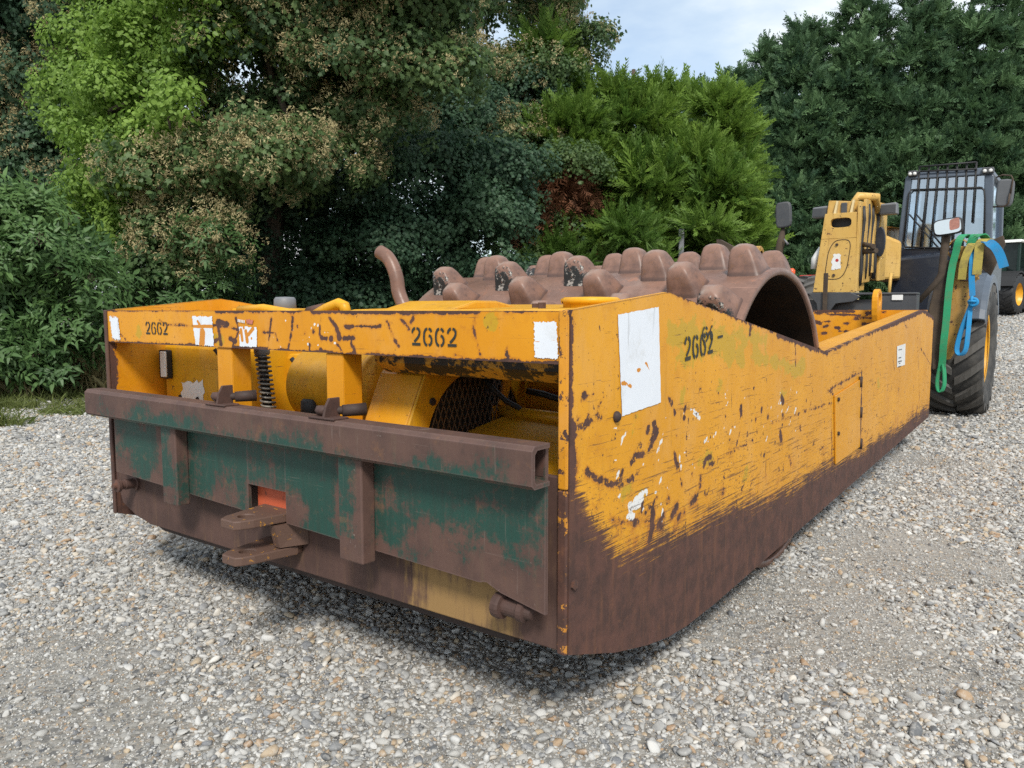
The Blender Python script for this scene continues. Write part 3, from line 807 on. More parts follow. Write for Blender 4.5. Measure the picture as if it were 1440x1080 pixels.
# pins through the apron
def pin(px_, py_):
    x, y, z = on(px_, py_, 'y', -.06)
    m = MB().lathe([(.001, .018), (.030, .018), (.033, .0), (.033, -.010), (.022, -.012), (.022, -.05), (.019, -.052), (.019, -.07), (.027, -.072), (.027, -.084), (.014, -.088), (.012, -.1), (.001, -.1)], (x, -.0, z), 'y', 20, False)
    m.build('pin', M['rust'], roller)
def pin_x(px_, py_):
    x, y, z = on(px_, py_, 'y', -.05)
    m = MB().lathe([(.001, -.03), (.034, -.03), (.036, -.012), (.034, -.004), (.023, -.002), (.023, .045), (.028, .05), (.028, .066), (.018, .07), (.015, .088), (.001, .09)], (x, -.05, z), 'x', 18, False)
    m.box((x - .03, -.05, z - .012), (x + .04, .004, z + .012))
    m.build('pin', M['rust'], roller)
pin_x(711, 853); pin(172, 682)
# hitch: two lugs with eyes and the web between them
def lug(zc, ya, tipx):
    n = 28
    out = []
    for k in range(n):
        a = 2 * math.pi * k / n + .2
        c_, s_ = math.cos(a), math.sin(a); q = max(abs(c_), abs(s_)); sx, sy = c_ / q, s_ / q
        y = -.118 + sy * .118
        wdt = .050 + .045 * (sy + 1) / 2
        if sy < -.8: wdt *= .86
        out.append((-1.165 + tipx * (1 - (sy + 1) / 2) + sx * wdt, y))
    ins = circle_pts((-1.165 + tipx * .72, -.165), .026, n, .2)
    return MB().holed(out, ins, 'z', zc - .015, zc + .015)
lug(-.695, 0, -.0).build('hitch_lug', M['hitch'], roller, .004)
lug(-.815, 0, -.0).build('hitch_lug', M['hitch'], roller, .004)
MB().hexa([(-1.12, -.09, -.795), (-1.09, -.09, -.795), (-1.05, -.002, -.795), (-1.26, -.002, -.795), (-1.12, -.11, -.715), (-1.09, -.11, -.715), (-1.05, -.002, -.715), (-1.26, -.002, -.715)]).build('hitch_web', M['hitch'], roller)

# posts under the beam
for x0, x1, xs_ in [(-1.565, -1.470, -1.395), (-.945, -.862, -.797)]:
    MB().box((x0, .002, -.445), (x1, .085, -.1385)).build('beam_post', M['orange'], roller, .005)

# ------------------------------------------------ engine bay
MB().box((-2.377, .90, -.9), (-.024, .92, -.12)).build('bulkhead', M['inner'], roller)
tk = MB().box((-2.36, .235, -.538), (-1.70, .72, -.155)).build('hydraulic_tank', M['inner'], roller, .015)
x, y, z = on(236, 511, 'y', .228)
lb = MB().box((x - .035, .205, z - .068), (x + .03, .2345, z + .062)).build('tank_lamp', M['black'], roller, .005)
MB().box((x - .008, .195, z - .06), (x + .033, .206, z + .056)).build('lamp_face', M['white'], lb, .004)
c4 = [on(255, 535, 'y', .234), on(285, 537, 'y', .234), on(288, 572, 'y', .234), on(258, 572, 'y', .234)]
MB().add([(u, .2335, w) for u, w in ragged([(p[0], p[2]) for p in c4], 8, .012)], [tuple(range(32))]).build('torn_sticker', M['white'], tk)
# spring hose
sp = MB(); x0, _, z0 = on(362, 496, 'y', .13); x1, _, z1 = on(373, 585, 'y', .13)
pts = []
for k in range(14 * 12 + 1):
    t_ = k / (14 * 12); a = 2 * math.pi * 14 * t_
    pts.append((x0 + (x1 - x0) * t_ + .026 * math.cos(a), .15 + .026 * math.sin(a), z0 + (z1 - z0) * t_))
sp.tube(pts, .0048, 5)
spo = sp.build('hose_spring', M['worn_edge'], roller)
MB().tube([(x0, .15, z0 + .05), (x0, .15, z0), (x1, .15, z1 - .04)], .017, 10).build('hose', M['black'], spo)
MB().lathe([(.026, -.01), (.03, 0), (.03, .03), (.001, .032)], (x0, .15, z0), 'z', 14).build('hose_collar', M['lightgrey'], spo)
# starter box and air cleaner
A = [on(383, 497, 'y', .46), on(455, 497, 'y', .46), on(455, 556, 'y', .46), on(397, 557, 'y', .46), on(381, 525, 'y', .46)]
MB().prism([(p[0], p[2]) for p in A], 'y', .42, .68).build('belt_cover', M['inner'], roller, .02)
x, _, z = on(458, 538, 'y', .40); 
MB().lathe([(.001, -.17), (.10, -.17), (.125, -.15), (.13, .12), (.001, .12)], (x + .02, .52, z), 'x', 28).build('breather_drum', M['inner'], roller)
x, _, z = on(530, 545, 'y', .36)
ac = MB().lathe([(.001, -.42), (.13, -.42), (.150, -.40), (.150, .0), (.162, .004), (.166, .02), (.162, .034), (.148, .036), (.146, .06), (.09, .07), (.001, .07)], (x, .40, z - .012), 'x', 40).build('air_cleaner', M['inner'], roller)
MB().box((x - .035, .235, z - .16), (x + .005, .262, z - .06)).bolt((x - .02, .235, z - .06), 'y', -1, .02, .03).build('clip', M['worn_edge'], ac, .003)
for q in range(5):
    MB().tube([(x - .30 + q * .03, .2 + .01 * q, -.44), (x - .32 + q * .018, .26, z - .14), (x - .30, .36, z - .1)], .005, 6).build('cable', M['lightgrey'] if q % 2 else M['black'], roller)
x, _, z = on(432, 574, 'y', .25)
MB().lathe([(.001, .035), (.032, .035), (.040, .025), (.042, -.06), (.001, -.06)], (x, .27, z), 'z', 20).build('black_cap', M['black'], roller)
# hoses and cables lying in the bay
hr = random.Random(21)
for k, (xa_, xb_, za_, zb5, ya_, rr_) in enumerate([(-1.66, -1.02, -.40, -.42, .16, .013), (-1.60, -1.30, -.20, -.43, .34, .010), (-1.45, -.95, -.42, -.30, .22, .009), (-2.0, -1.62, -.42, -.25, .80, .012),
                                       (-.62, -.1, -.30, -.26, .70, .012), (-.70, -.45, -.25, -.44, .55, .010), (-1.85, -1.70, -.16, -.44, .18, .008), (-.98, -.55, -.19, -.24, .72, .016)]):
    a, b = Vector((xa_, ya_, za_)), Vector((xb_, ya_ + .08, zb5)); pts = []
    for q in range(9):
        t_ = q / 8; p = a.lerp(b, t_); p.z -= .05 * math.sin(math.pi * t_) * hr.uniform(.6, 1); p.y += .03 * math.sin(5 * t_ + k); pts.append(tuple(p))
    MB().tube(pts, rr_, 8).build('hose', M['black'] if k % 3 else M['dark_rust'], roller)
for k in range(9):
    x_ = -2.3 + .07 * k; MB().bolt((x_, .236, -.42 + .03 * (k % 2)), 'y', -1, .010, .008).build('tank_bolt', M['dark_rust'], tk)
# fan guard: chamfered housing with a round opening facing right, filled with expanded mesh
gx0, gx1 = -.90, -.690
prof = [(.085, -.445), (.20, -.215), (.26, -.165), (.74, -.165), (.80, -.215), (.86, -.445), (.8, -.8), (.15, -.8)]
gh = MB().prism(prof, 'x', gx0, gx1 - .012)
guard = gh.build('fan_housing', M['yellow'], roller, .006)
n = 40
def ray_poly(c, a):
    best = 9
    for i in range(len(prof)):
        p, q = Vector(prof[i]), Vector(prof[(i + 1) % len(prof)])
        d = Vector((math.cos(a), math.sin(a))); e_ = q - p; den = d.x * e_.y - d.y * e_.x
        if abs(den) < 1e-9: continue
        w = p - Vector(c); t_ = (w.x * e_.y - w.y * e_.x) / den; u_ = (w.x * d.y - w.y * d.x) / den
        if t_ > 0 and -1e-6 <= u_ <= 1 + 1e-6: best = min(best, t_)
    return (c[0] + best * math.cos(a), c[1] + best * math.sin(a))
cc = (.475, -.485); cr = .275
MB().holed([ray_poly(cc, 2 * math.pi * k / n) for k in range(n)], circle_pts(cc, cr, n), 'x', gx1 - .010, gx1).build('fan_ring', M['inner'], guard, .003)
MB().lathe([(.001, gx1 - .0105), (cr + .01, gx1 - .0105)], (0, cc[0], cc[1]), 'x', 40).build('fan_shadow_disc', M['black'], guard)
gm = MB(); st = .028
for sgn in (1, -1):
    for k in range(-22, 23):
        # thin strips crossing at a steep angle
        pts = []
        for s_ in np.linspace(-.42, .42, 30):
            yy = k * st + sgn * s_ * .42; zz = s_
            if yy * yy + zz * zz < (cr + .004) ** 2: pts.append((yy, zz))
        if len(pts) > 1:
            (a0, b0), (a1, b1) = pts[0], pts[-1]
            w = .0032
            x_ = gx1 - .004 + sgn * .0012
            gm.add([(x_, cc[0] + a0 - w, cc[1] + b0), (x_, cc[0] + a0 + w, cc[1] + b0), (x_, cc[0] + a1 + w, cc[1] + b1), (x_, cc[0] + a1 - w, cc[1] + b1)], [(0, 1, 2, 3)])
gm.build('fan_mesh', M['mesh'], guard)
for a in (1.9, 2.5, 3.1, 3.6, 1.2): MB().bolt((gx1, cc[0] + (cr + .03) * math.cos(a), cc[1] + (cr + .03) * math.sin(a)), 'x', 1, .013, .01).build('guard_bolt', M['dark_rust'], guard)
# fuel tank under the beam at the right, greasy underneath, with its filler lid
ft = MB()
prof = [(.11, -.01), (.11, -.17), (.16, -.205), (.5, -.225), (.62, -.215), (.70, -.15), (.70, -.01)]
ft.prism(prof, 'x', -.84, -.05)
tank = ft.build('fuel_tank', M['greasy'], roller, .015)
MB().hexa([(-.97, .105, -.006), (-.03, .105, -.006), (-.03, .80, -.006), (-.97, .80, -.006), (-.93, .115, .002), (-.03, .115, .002), (-.03, .78, .02), (-.90, .78, .022)]).build('tank_top_plate', M['inner'], tank, .002)
x, _, z = on(821, 424, 'x', -.14); 
x, y_, z = -.16, .36, .018
ld = MB().lathe([(.082, -.03), (.082, .0), (.088, .002), (.09, .014), (.08, .020), (.001, .022)], (x, y_, z), 'z', 32).build('filler_lid', M['inner'], tank)
MB().bolt((-.32, .30, .004), 'z', 1, .011, .016).build('tank_bolt', M['rust'], tank); MB().bolt((-.24, .22, .004), 'z', 1, .012, .018).build('tank_bolt', M['rust'], tank)
MB().prism([(.11, -.001), (.16, .012), (.24, .03), (.34, .03), (.5, .004)], 'x', -.80, -.50).build('tank_hump', M['inner'], tank, .02)
# sloping cover plate, tube bar and bracket at the right
MB().hexa([(-.80, .07, -.53), (-.03, .07, -.53), (-.03, .62, -.395), (-.655, .62, -.395), (-.80, .07, -.515), (-.03, .07, -.515), (-.03, .62, -.38), (-.655, .62, -.38)]).build('cover_plate', M['inner'], roller, .003)
MB().box((-.75, .80, -.46), (-.024, .82, -.2)).build('inner_bulkhead', M['orange'], roller)
xa, ya, za = on(700, 577, 'y', .62); xb, yb_, zb2 = on(792, 590, 'y', .58)
MB().tube([(xa, .62, za), (xb + .1, .58, zb2)], .022, 14).build('tube_bar', M['inner'], roller)
MB().box((xa - .03, .56, za - .06), (xa + .015, .68, za + .03)).tube([(xa, .62, za + .02), (xa + .02, .66, za + .14)], [.03, .022], 10).build('bar_bracket', M['orange'], roller, .008)
MB().box((-.062, .06, -.385), (-.024, .20, -.265)).build('side_bracket', M['inner'], roller, .006)
MB().lathe([(.001, -.03), (.02, -.03), (.026, -.015), (.022, .01), (.001, .012)], (-.045, .10, -.405), 'x', 14).build('plug', plain('teal_plug', (.01, .06, .06), .4), roller)
# things standing above the beam: glass bowl, exhaust, elbow pipe
x, y_, z = on(401, 436, 'y', .62)
bowl = MB().lathe([(.048, -.06), (.048, .0), (.052, .004), (.050, .05), (.042, .060), (.001, .062)], (x, .62, z), 'z', 24).build('precleaner_bowl', M['lightgrey'], roller)
ex = [on(px_, py_, 'y', .80) for px_, py_ in [(584, 470), (572, 440), (561, 412), (558, 392), (553, 376), (545, 362), (534, 354)]]
ex = [(p[0], .80, p[2]) for p in ex]
sm = []
for i in range(len(ex) - 1):
    p0, p1, p2, p3 = (Vector(ex[max(i - 1, 0)]), Vector(ex[i]), Vector(ex[i + 1]), Vector(ex[min(i + 2, len(ex) - 1)]))
    for k in range(5):
        t_ = k / 5; sm.append(.5 * ((2*p1) + (p2 - p0)*t_ + (2*p0 - 5*p1 + 4*p2 - p3)*t_**2 + (3*p1 - p0 - 3*p2 + p3)*t_**3))
sm.append(Vector(ex[-1]))
MB().tube(sm, .031, 18).build('exhaust_pipe', M['drum'], roller)
pa = [on(px_, py_, 'y', .55) for px_, py_ in [(440, 444), (460, 434), (477, 427), (484, 430), (488, 445)]]
el = MB().tube([(p[0], .55, p[2]) for p in pa], [.02, .024, .024, .024, .024], 14).build('elbow_pipe', M['inner'], roller)
p = on(447, 434, 'y', .7); MB().tube([(p[0] - .06, .7, p[2] - .02), (p[0] + .05, .7, p[2] - .002)], [.03, .028], 14).build('rusty_elbow', M['rust'], roller)
p = on(370, 436, 'y', .5)
MB().tube([(p[0] - .18, .5, p[2]), (p[0], .5, p[2] + .008), (p[0] + .25, .5, p[2] - .02)], .02, 10).build('conduit', M['inner'], roller)
MB().box((-2.37, .60, -.1), (-1.9, .88, .008)).build('rear_cover', M['inner'], roller, .006)

# ------------------------------------------------ numbers, labels, door, bolts
black = M['paint_black']
def on_beam(px_, py_): p = on(px_, py_, 'y', -.0065); return p[0], p[2]
def beam_number(x0, x1, ztop, zbot):
    m = MB(); sz = ztop - zbot; adv = (x1 - x0) / 3.85 / sz
    figures(m, '2662', lambda u, w: (x0 + u, -.0062, zbot + w), sz, adv=adv, width=adv * .86, thick=.15)
    m.build('stencil_number', black, beam)
a_ = on_beam(578, 461); b2 = on_beam(643, 488); beam_number(a_[0], b2[0], a_[1] + .0, b2[1])
a_ = on_beam(204, 453); b2 = on_beam(236, 471); beam_number(a_[0], b2[0], a_[1], b2[1])
def label(surface, corners, name, parent, mat, ax, h, amp=.004, tears=(), seed=1):
    rn = random.Random(seed)
    (u0, w0), (u1, w1), (u2, w2), (u3, w3) = corners
    n = 22; vs_ = []; fs_ = []
    for i in range(n + 1):
        for j in range(n + 1):
            s_, t_ = i / n, j / n
            u = (u0*(1-s_) + u1*s_)*(1-t_) + (u3*(1-s_) + u2*s_)*t_; w = (w0*(1-s_) + w1*s_)*(1-t_) + (w3*(1-s_) + w2*s_)*t_
            if i in (0, n) or j in (0, n): u += rn.uniform(-amp, amp); w += rn.uniform(-amp, amp)
            vs_.append((u, h, w) if ax == 'y' else (h, u, w))
    fs_ = [(i*(n+1) + j, (i+1)*(n+1) + j, (i+1)*(n+1) + j + 1, i*(n+1) + j + 1) for i in range(n) for j in range(n)]
    ob = MB().add(vs_, fs_).build(name, mat, parent, recalc=False)
    P2 = np.array([(v[0], v[2]) if ax == 'y' else (v[1], v[2]) for v in vs_])
    set_attr(ob, 'tear', capsule_field(P2, tears, .004) if tears else np.zeros(len(vs_)))
    return ob
B = lambda *pts: [on_beam(*p) for p in pts]
label(beam, B((751, 453), (783, 452), (785, 505), (752, 503)), 'white_label', beam, M['label'], 'y', -.0066, .0025,
      [([Fy(751, 481), Fy(785, 478)], .0002), ([Fy(751, 489), Fy(785, 489)], .0002), ([Fy(751, 461), Fy(762, 460)], .0006)], 1)
label(beam, B((270, 445), (298, 445), (301, 487), (275, 485)), 'white_label', beam, M['label'], 'y', -.0066, .003,
      [([Fy(287, 468), Fy(286, 484)], .018), ([Fy(280, 452), Fy(283, 456)], .006), ([Fy(270, 459), Fy(301, 459)], .006)], 2)
label(beam, B((154, 445), (166, 446), (169, 478), (158, 477)), 'white_label', beam, M['label'], 'y', -.0066, .006, [([Fy(155, 460)], .004)], 3)
label(beam, B((336, 459), (361, 460), (361, 488), (337, 487)), 'white_label', beam, M['label'], 'y', -.0066, .002,
      [([Fy(341, 464), Fy(343, 478)], .008), ([Fy(348, 466), Fy(350, 480)], .009), ([Fy(352, 470), Fy(358, 462)], .008), ([Fy(338, 468)], .008), ([Fy(356, 476)], .005), ([Fy(345, 461)], .006)], 4)
label(beam, B((346, 449), (356, 450.5), (355, 456.5), (347, 455)), 'red_label', beam, M['label_red'], 'y', -.0066, .003, [([Fy(338, 452), Fy(345, 455)], .006), ([Fy(347, 450)], .004)], 5)
m = MB()
for k in range(5):
    p = Fy(336.5 + k * 2.1, 452.5 + k * .4); m.add([(p[0], -.0072, p[1]), (p[0] + .006, -.0072, p[1] - .001), (p[0] + .008, -.0072, p[1] + .009), (p[0] + .002, -.0072, p[1] + .010)], [(0, 1, 2, 3)])
m.build('label_lettering', M['white'], beam)
Sd = lambda *pts: [S(*p) for p in pts]
label(side, Sd((868, 442.5), (925.5, 431.5), (928.5, 566), (874, 585)), 'white_label', side, M['label'], 'x', .0022, .0012,
      [([S(895, 522), S(909, 511)], .004), ([S(873, 538), S(887, 543)], .005), ([S(909, 511), S(917, 535)], .001)], 6)
lb = label(side, Sd((1261, 487), (1273, 483), (1272, 513), (1261, 516.5)), 'notice_sticker', side, M['white'], 'x', .0022, .0005, (), 7)
m = MB()
u0, w0 = S(1262.5, 489)
for (du, dw, wd, hh) in [(.03, -.075, .09, .007), (.015, -.10, .13, .007), (.05, -.113, .05, .006), (.03, -.135, .09, .006), (.012, -.018, .12, .005)]:
    m.add([(.0036, u0 + du, w0 + dw), (.0036, u0 + du + wd, w0 + dw), (.0036, u0 + du + wd, w0 + dw + hh), (.0036, u0 + du, w0 + dw + hh)], [(0, 1, 2, 3)])
m.build('print_lines', M['grey'], lb)
# the worn number on the side, stencilled twice
rn = random.Random(4)
for (pa_, pb_, h_, drop) in [((962, 508), (1002, 496), .074, .06), ((975, 485), (1016, 474), .050, .80)]:
    u0, w0 = S(*pa_); u1, w1 = S(*pb_); dirv = Vector((u1 - u0, w1 - w0)); ln = dirv.length; dirv.normalize(); adv = ln / 3.8 / h_
    m = MB()
    figures(m, '2662', lambda u, w: (.0024, u0 + dirv.x * u - dirv.y * w, w0 + dirv.y * u + dirv.x * w), h_, adv=adv, width=adv * .84, thick=.17, drop=drop, rnd=rn)
    m.build('stencil_number', black, side)
# access door with hinges on the side
d = [S(1172, 557), S(1207, 534), S(1207.5, 628), S(1173, 653)]
door = MB().prism([d[0], d[1], d[2], d[3]], 'x', .001, .010).build('access_door', M['yellow'], side, .003)
for px_, py_ in [(1207, 537), (1207, 580), (1207, 624)]:
    p = S(px_, py_); MB().lathe([(.001, -.03), (.011, -.03), (.011, .03), (.001, .03)], (.010, p[0] + .01, p[1]), 'z', 8).build('door_hinge', M['dark_rust'], side)
for px_, py_ in [(1174, 562), (1174, 610)]:
    p = S(px_, py_); MB().bolt((.010, p[0] + .02, p[1]), 'x', 1, .011, .009).build('door_bolt', M['dark_rust'], door)
p = S(866, 586); MB().lathe([(.016, 0), (.016, .006), (.011, .012), (.001, .014)], (0, p[0], p[1]), 'x', 12).build('rivet', M['dark_rust'], side)
p = S(806, 822); MB().bolt((0, p[0], p[1]), 'x', 1, .014, .008).build('rivet', M['rust'], side)
MB().box((-2.30, 5.26, -.9), (-.1, 5.40, -.62)).build('rear_skirt', M['rust'], roller)
MB().box((-2.37, .5, -1.05), (-2.25, 1.2, -.9)).build('skid_box', M['dark_rust'], roller)
MB().box((-2.2, .42, -1.08), (-.25, .52, -.97)).build('scraper_bar', M['dark_rust'], roller)

# ================================================================== telehandler behind the roller
TEL_OFF = (-1.2, 9.4, -.98)
tele = thing('telehandler', 'tan and dark blue telehandler with a caged cab, parked facing the rear of the roller', 'telehandler', L2W(*TEL_OFF), -TH, TEL_OFF)
WR = .70
def lug_mesh(side_):
    m = MB(); n = 5; rings = []
    for i in range(n + 1):
        f = i / n
        u = side_ * (.012 + .243 * f)
        a = (.02 + .30 * f ** 1.15); w = .060 + .022 * f
        r_out = WR - .002 - .030 * f ** 3; r_in = WR - .055 - .05 * f ** 2
        for rad, aa, ins in [(r_in, a - w, 0), (r_out, a - w * .82, 0), (r_out, a + w * .82, 0), (r_in, a + w, 0)]:
            rings.append((u, -rad * math.cos(aa), rad * math.sin(aa)))
    fs_ = [(i*4 + k, i*4 + (k+1) % 4, (i+1)*4 + (k+1) % 4, (i+1)*4 + k) for i in range(n) for k in range(4)] + [(0,1,2,3), tuple(n*4 + k for k in (3,2,1,0))]
    m.add(rings, fs_)
    return m.mesh('tread_lug', M['lug'])
lugL, lugR = lug_mesh(-1), lug_mesh(1)
def wheel(x, y, z, out):
    """out = +1 when the dished side faces right"""
    hub = bpy.data.objects.new('wheel', None)
    me_t = MB().lathe([(.36, -.20), (.46, -.245), (.58, -.255), (.625, -.24), (WR - .05, -.20), (WR - .038, 0), (WR - .05, .20), (.625, .24), (.58, .255), (.46, .245), (.36, .20)], (0, 0, 0), 'x', 56)
    hub = bpy.data.objects.new('wheel', me_t.mesh('wheel', M['tyre'])); COL.objects.link(hub); hub.parent = tele
    hub.location = Vector((x, y, z)) - Vector(TEL_OFF)
    r_ = MB().lathe([(.36, -.20), (.375, -.21), (.372, -.19), (.34, -.16), (.33, out * .02), (.20, out * .05), (.16, out * .09), (.10, out * .12), (.001, out * .12)], (0, 0, 0), 'x', 36)
    r_.lathe([(.36, .20), (.375, .21), (.372, .19), (.34, .16), (.33, out * .02)], (0, 0, 0), 'x', 36)
    ro = r_.build('rim', M['rim']); ro.parent = hub
    for k in range(19):
        for s_, me in ((0, lugL), (.5, lugR)):
            o = bpy.data.objects.new('tread_lug', me); COL.objects.link(o); o.parent = hub
            o.rotation_euler = (2 * math.pi * (k + s_) / 19, 0, 0)
    return hub
wheel(-.035, 7.81, -.405, 1); wheel(-2.40, 7.81, -.33, -1); wheel(-.50, 11.3, -.18, 1); wheel(-2.60, 11.3, -.14, -1)
def fender(x0, x1, y, z, a0, a1, r0):
    n = 16; m = MB(); vs_ = []
    for i in range(n + 1):
        a = R(a0 + (a1 - a0) * i / n)
        for rad, x in [(r0, x0), (r0 + .02, x0), (r0 + .045, x0 + .05), (r0 + .045, x1 - .05), (r0 + .02, x1), (r0 - .06, x1), (r0 - .06, x1 - .012), (r0, x1 - .02)]:
            vs_.append((x, y - rad * math.cos(a), z + rad * math.sin(a)))
    fs_ = [(i*8 + k, i*8 + (k+1) % 8, (i+1)*8 + (k+1) % 8, (i+1)*8 + k) for i in range(n) for k in range(8)] + [tuple(range(8)), tuple(n*8 + 7 - k for k in range(8))]
    return m.add(vs_, fs_, False).build('mudguard', M['fender'], tele, .008)
M['fender'] = plain('blue_grey_plastic', (.075, .095, .125), .38)
fender(-.30, .22, 7.81, -.405, 24, 150, .745); fender(-2.66, -2.14, 7.81, -.33, 24, 150, .745)
MB().prism([(7.3, -.55), (7.3, -.15), (8.2, -.05), (12.0, .12), (12.2, -.35), (11.0, -.5), (8.5, -.6)], 'x', -1.95, -.45).build('chassis', M['dark_rust'], tele, .02)
MB().tube([(-2.2, 7.81, -.36), (-.25, 7.81, -.40)], .13, 14).build('axle', M['mud'], tele)
MB().box((-2.6, 9.0, -.3), (-1.85, 11.4, .12)).build('engine_cover', M['navy'], tele, .06)

# --- boom with its head
BY = 6.80
c = [on(1163, 281, 'y', BY), on(1210, 282, 'y', BY), on(1202, 411, 'y', BY), on(1143, 411, 'y', BY), on(1160, 301, 'y', BY), on(1205, 303, 'y', BY)]
nl, nr, br, bl_ = [(p[0], p[2]) for p in (c[4], c[5], c[2], c[3])]
sl = [on(px_, py_, 'y', BY) for px_, py_ in [(1168, 314), (1197, 314)]]
def quad_loop(q, n):
    out = []
    for k in range(n):
        f = 4 * ((k / n - .125) % 1.0); i = int(f); t_ = f - i
        a, b = Vector(q[i]), Vector(q[(i + 1) % 4]); p = a.lerp(b, t_); out.append((p.x, p.y))
    return out
# order so that index 0 is at angle 0 (right middle), going counter-clockwise: right, top, left, bottom
qn = 40
mid_z = sl[0][2]
scx, scw = (sl[0][0] + sl[1][0]) / 2, (sl[1][0] - sl[0][0]) / 2
def stadium(n):
    out = []
    for k in range(n):
        a = 2 * math.pi * k / n; out.append((scx + scw * math.copysign(abs(math.cos(a)) ** .6, math.cos(a)), mid_z + .048 * math.copysign(abs(math.sin(a)) ** .6, math.sin(a))))
    return out
def top_part(n):
    zt_, zb2_ = nl[1], mid_z - .16
    def xl(z): return bl_[0] + (nl[0] - bl_[0]) * (z - bl_[1]) / (nl[1] - bl_[1])
    def xr(z): return br[0] + (nr[0] - br[0]) * (z - br[1]) / (nr[1] - br[1])
    out = []
    for k in range(n):
        a = 2 * math.pi * k / n; c_, s_ = math.cos(a), math.sin(a); q = max(abs(c_), abs(s_)); u, w = c_ / q, s_ / q
        z = zb2_ + (zt_ - zb2_) * (w + 1) / 2; out.append((xl(z) + (xr(z) - xl(z)) * (u + 1) / 2, z))
    return out, (xl(zb2_), xr(zb2_), zb2_)
tp, (xa, xb2, zcut) = top_part(qn)
head = MB().holed(tp, stadium(qn), 'y', BY, BY + .05).prism([(xa, zcut), (xb2, zcut), br, bl_], 'y', BY, BY + .05).build('boom_head', M['tan'], tele, .004)
MB().hexa([(nl[0] + .03, BY + .09, mid_z - .1), (nr[0] - .03, BY + .09, mid_z - .1), (nr[0] - .03, BY + .1, mid_z - .1), (nl[0] + .03, BY + .1, mid_z - .1),
           (nl[0] + .03, BY + .09, nl[1] - .02), (nr[0] - .03, BY + .09, nl[1] - .02), (nr[0] - .03, BY + .1, nl[1] - .02), (nl[0] + .03, BY + .1, nl[1] - .02)]).build('head_backing', M['black'], head)
tl, tr_ = (c[0][0], c[0][2]), (c[1][0], c[1][2])
MB().prism([nl, nr, (tr_[0], tr_[1]), (tl[0], tl[1])], 'y', BY + .07, BY + .10).build('head_top_plate', M['tan'], head, .004)
m = MB()
for px_ in (1174, 1197):
    p = on(px_, 290, 'y', BY); m.hexa([(p[0] - .012, BY + .0, nl[1] - .01), (p[0] + .012, BY + .0, nl[1] - .01), (p[0] + .012, BY + .07, nl[1] - .01), (p[0] - .012, BY + .07, nl[1] - .01),
            (p[0] - .0, BY + .05, nl[1] + .13), (p[0] + .02, BY + .05, nl[1] + .13), (p[0] + .02, BY + .07, nl[1] + .13), (p[0], BY + .07, nl[1] + .13)])
m.build('head_rib', M['cream'], head)
p = on(1187, 292, 'y', BY + .06); MB().box((p[0] - .03, BY + .05, p[2] - .06), (p[0] + .03, BY + .07, p[2] + .05)).build('head_pin_block', M['grey'], head, .008)
m = MB(); n = 36; lp = []
pc = on(1178, 365, 'y', BY); 
for k in range(n):
    a = 2 * math.pi * k / n; lp.append((pc[0] + .105 * math.copysign(abs(math.cos(a)) ** .55, math.cos(a)) + .04 * math.sin(a), pc[2] + .20 * math.copysign(abs(math.sin(a)) ** .7, math.sin(a))))
m.tube([(u, BY - .001, w) for u, w in lp + lp[:1]], .004, 5, cap=False)
m.build('cover_seam', M['dark_rust'], head)
for px_, py_ in [(1177, 344), (1172.5, 387)]:
    p = on(px_, py_, 'y', BY); MB().bolt((p[0], BY, p[2]), 'y', -1, .015, .012).build('head_bolt', M['dark_rust'], head)
lq = [on(px_, py_, 'y', BY - .003) for px_, py_ in [(1171, 358), (1183.5, 358), (1183, 379), (1170, 378.5)]]
st_ = MB().add([(u, BY - .003, w) for u, w in ragged([(p[0], p[2]) for p in lq], 6, .012)], [tuple(range(24))]).build('torn_sticker', M['white'], head)
p = on(1177, 366, 'y', BY - .005); MB().disc((p[0], BY - .005, p[2]), .016, 'y', 10).build('sticker_mark', M['red'], st_)
# cheek plates of the head, one behind the other
cheeks = [(1211, 1205, 283, 410, 6.80, 6.86), (1219, 1213, 280, 398, 6.92, 6.97), (1224, 1218, 284, 372, 7.10, 7.13), (1231, 1226, 283, 384, 7.25, 7.30), (1240, 1236, 285, 395, 7.40, 7.44)]
for xt, xb_, yt, yb2, ya, yb3 in cheeks:
    a, b = on(xt, yt, 'y', ya), on(xb_, yb2, 'y', ya)
    MB().hexa([(b[0] - .03, ya, b[2]), (b[0], ya, b[2]), (b[0], ya + .30, b[2] + .02), (b[0] - .03, ya + .30, b[2] + .02), (a[0] - .03, ya, a[2]), (a[0], ya, a[2]), (a[0], ya + .30, a[2] + .02), (a[0] - .03, ya + .30, a[2] + .02)]).build('cheek_plate', M['tan'], tele, .006)
for xq, yq, y0q, y1q in [(1214.5, 6.90, 290, 402), (1221.5, 7.04, 287, 392), (1227, 7.20, 290, 388), (1234, 7.36, 292, 392)]:
    pts = [on(xq - 5 * (k / 6) + 1.2 * math.sin(k * 1.7), y0q + (y1q - y0q) * k / 6, 'y', yq) for k in range(7)]
    MB().tube([(p[0], yq - .01 + .02 * math.sin(k), p[2]) for k, p in enumerate(pts)], .020, 8).build('gap_hose', M['black'], tele)  # black hoses added to stand in for shaded gaps between the cheeks
a, b = on(1213, 276, 'y', 7.0), on(1236, 300, 'y', 7.3)
MB().tube([(a[0] - .12, 7.0, a[2] - .1), (a[0] - .05, 7.05, a[2] + .01), (a[0] + .10, 7.15, a[2] + .0), (b[0] - .02, 7.3, b[2] + .02)], [.03, .045, .045, .03], 12).build('hose_guard', M['tan'], tele)
a, b = on(1232, 318, 'y', 7.6), on(1262, 350, 'y', 7.6); lo = on(1262, 408, 'y', 7.6)
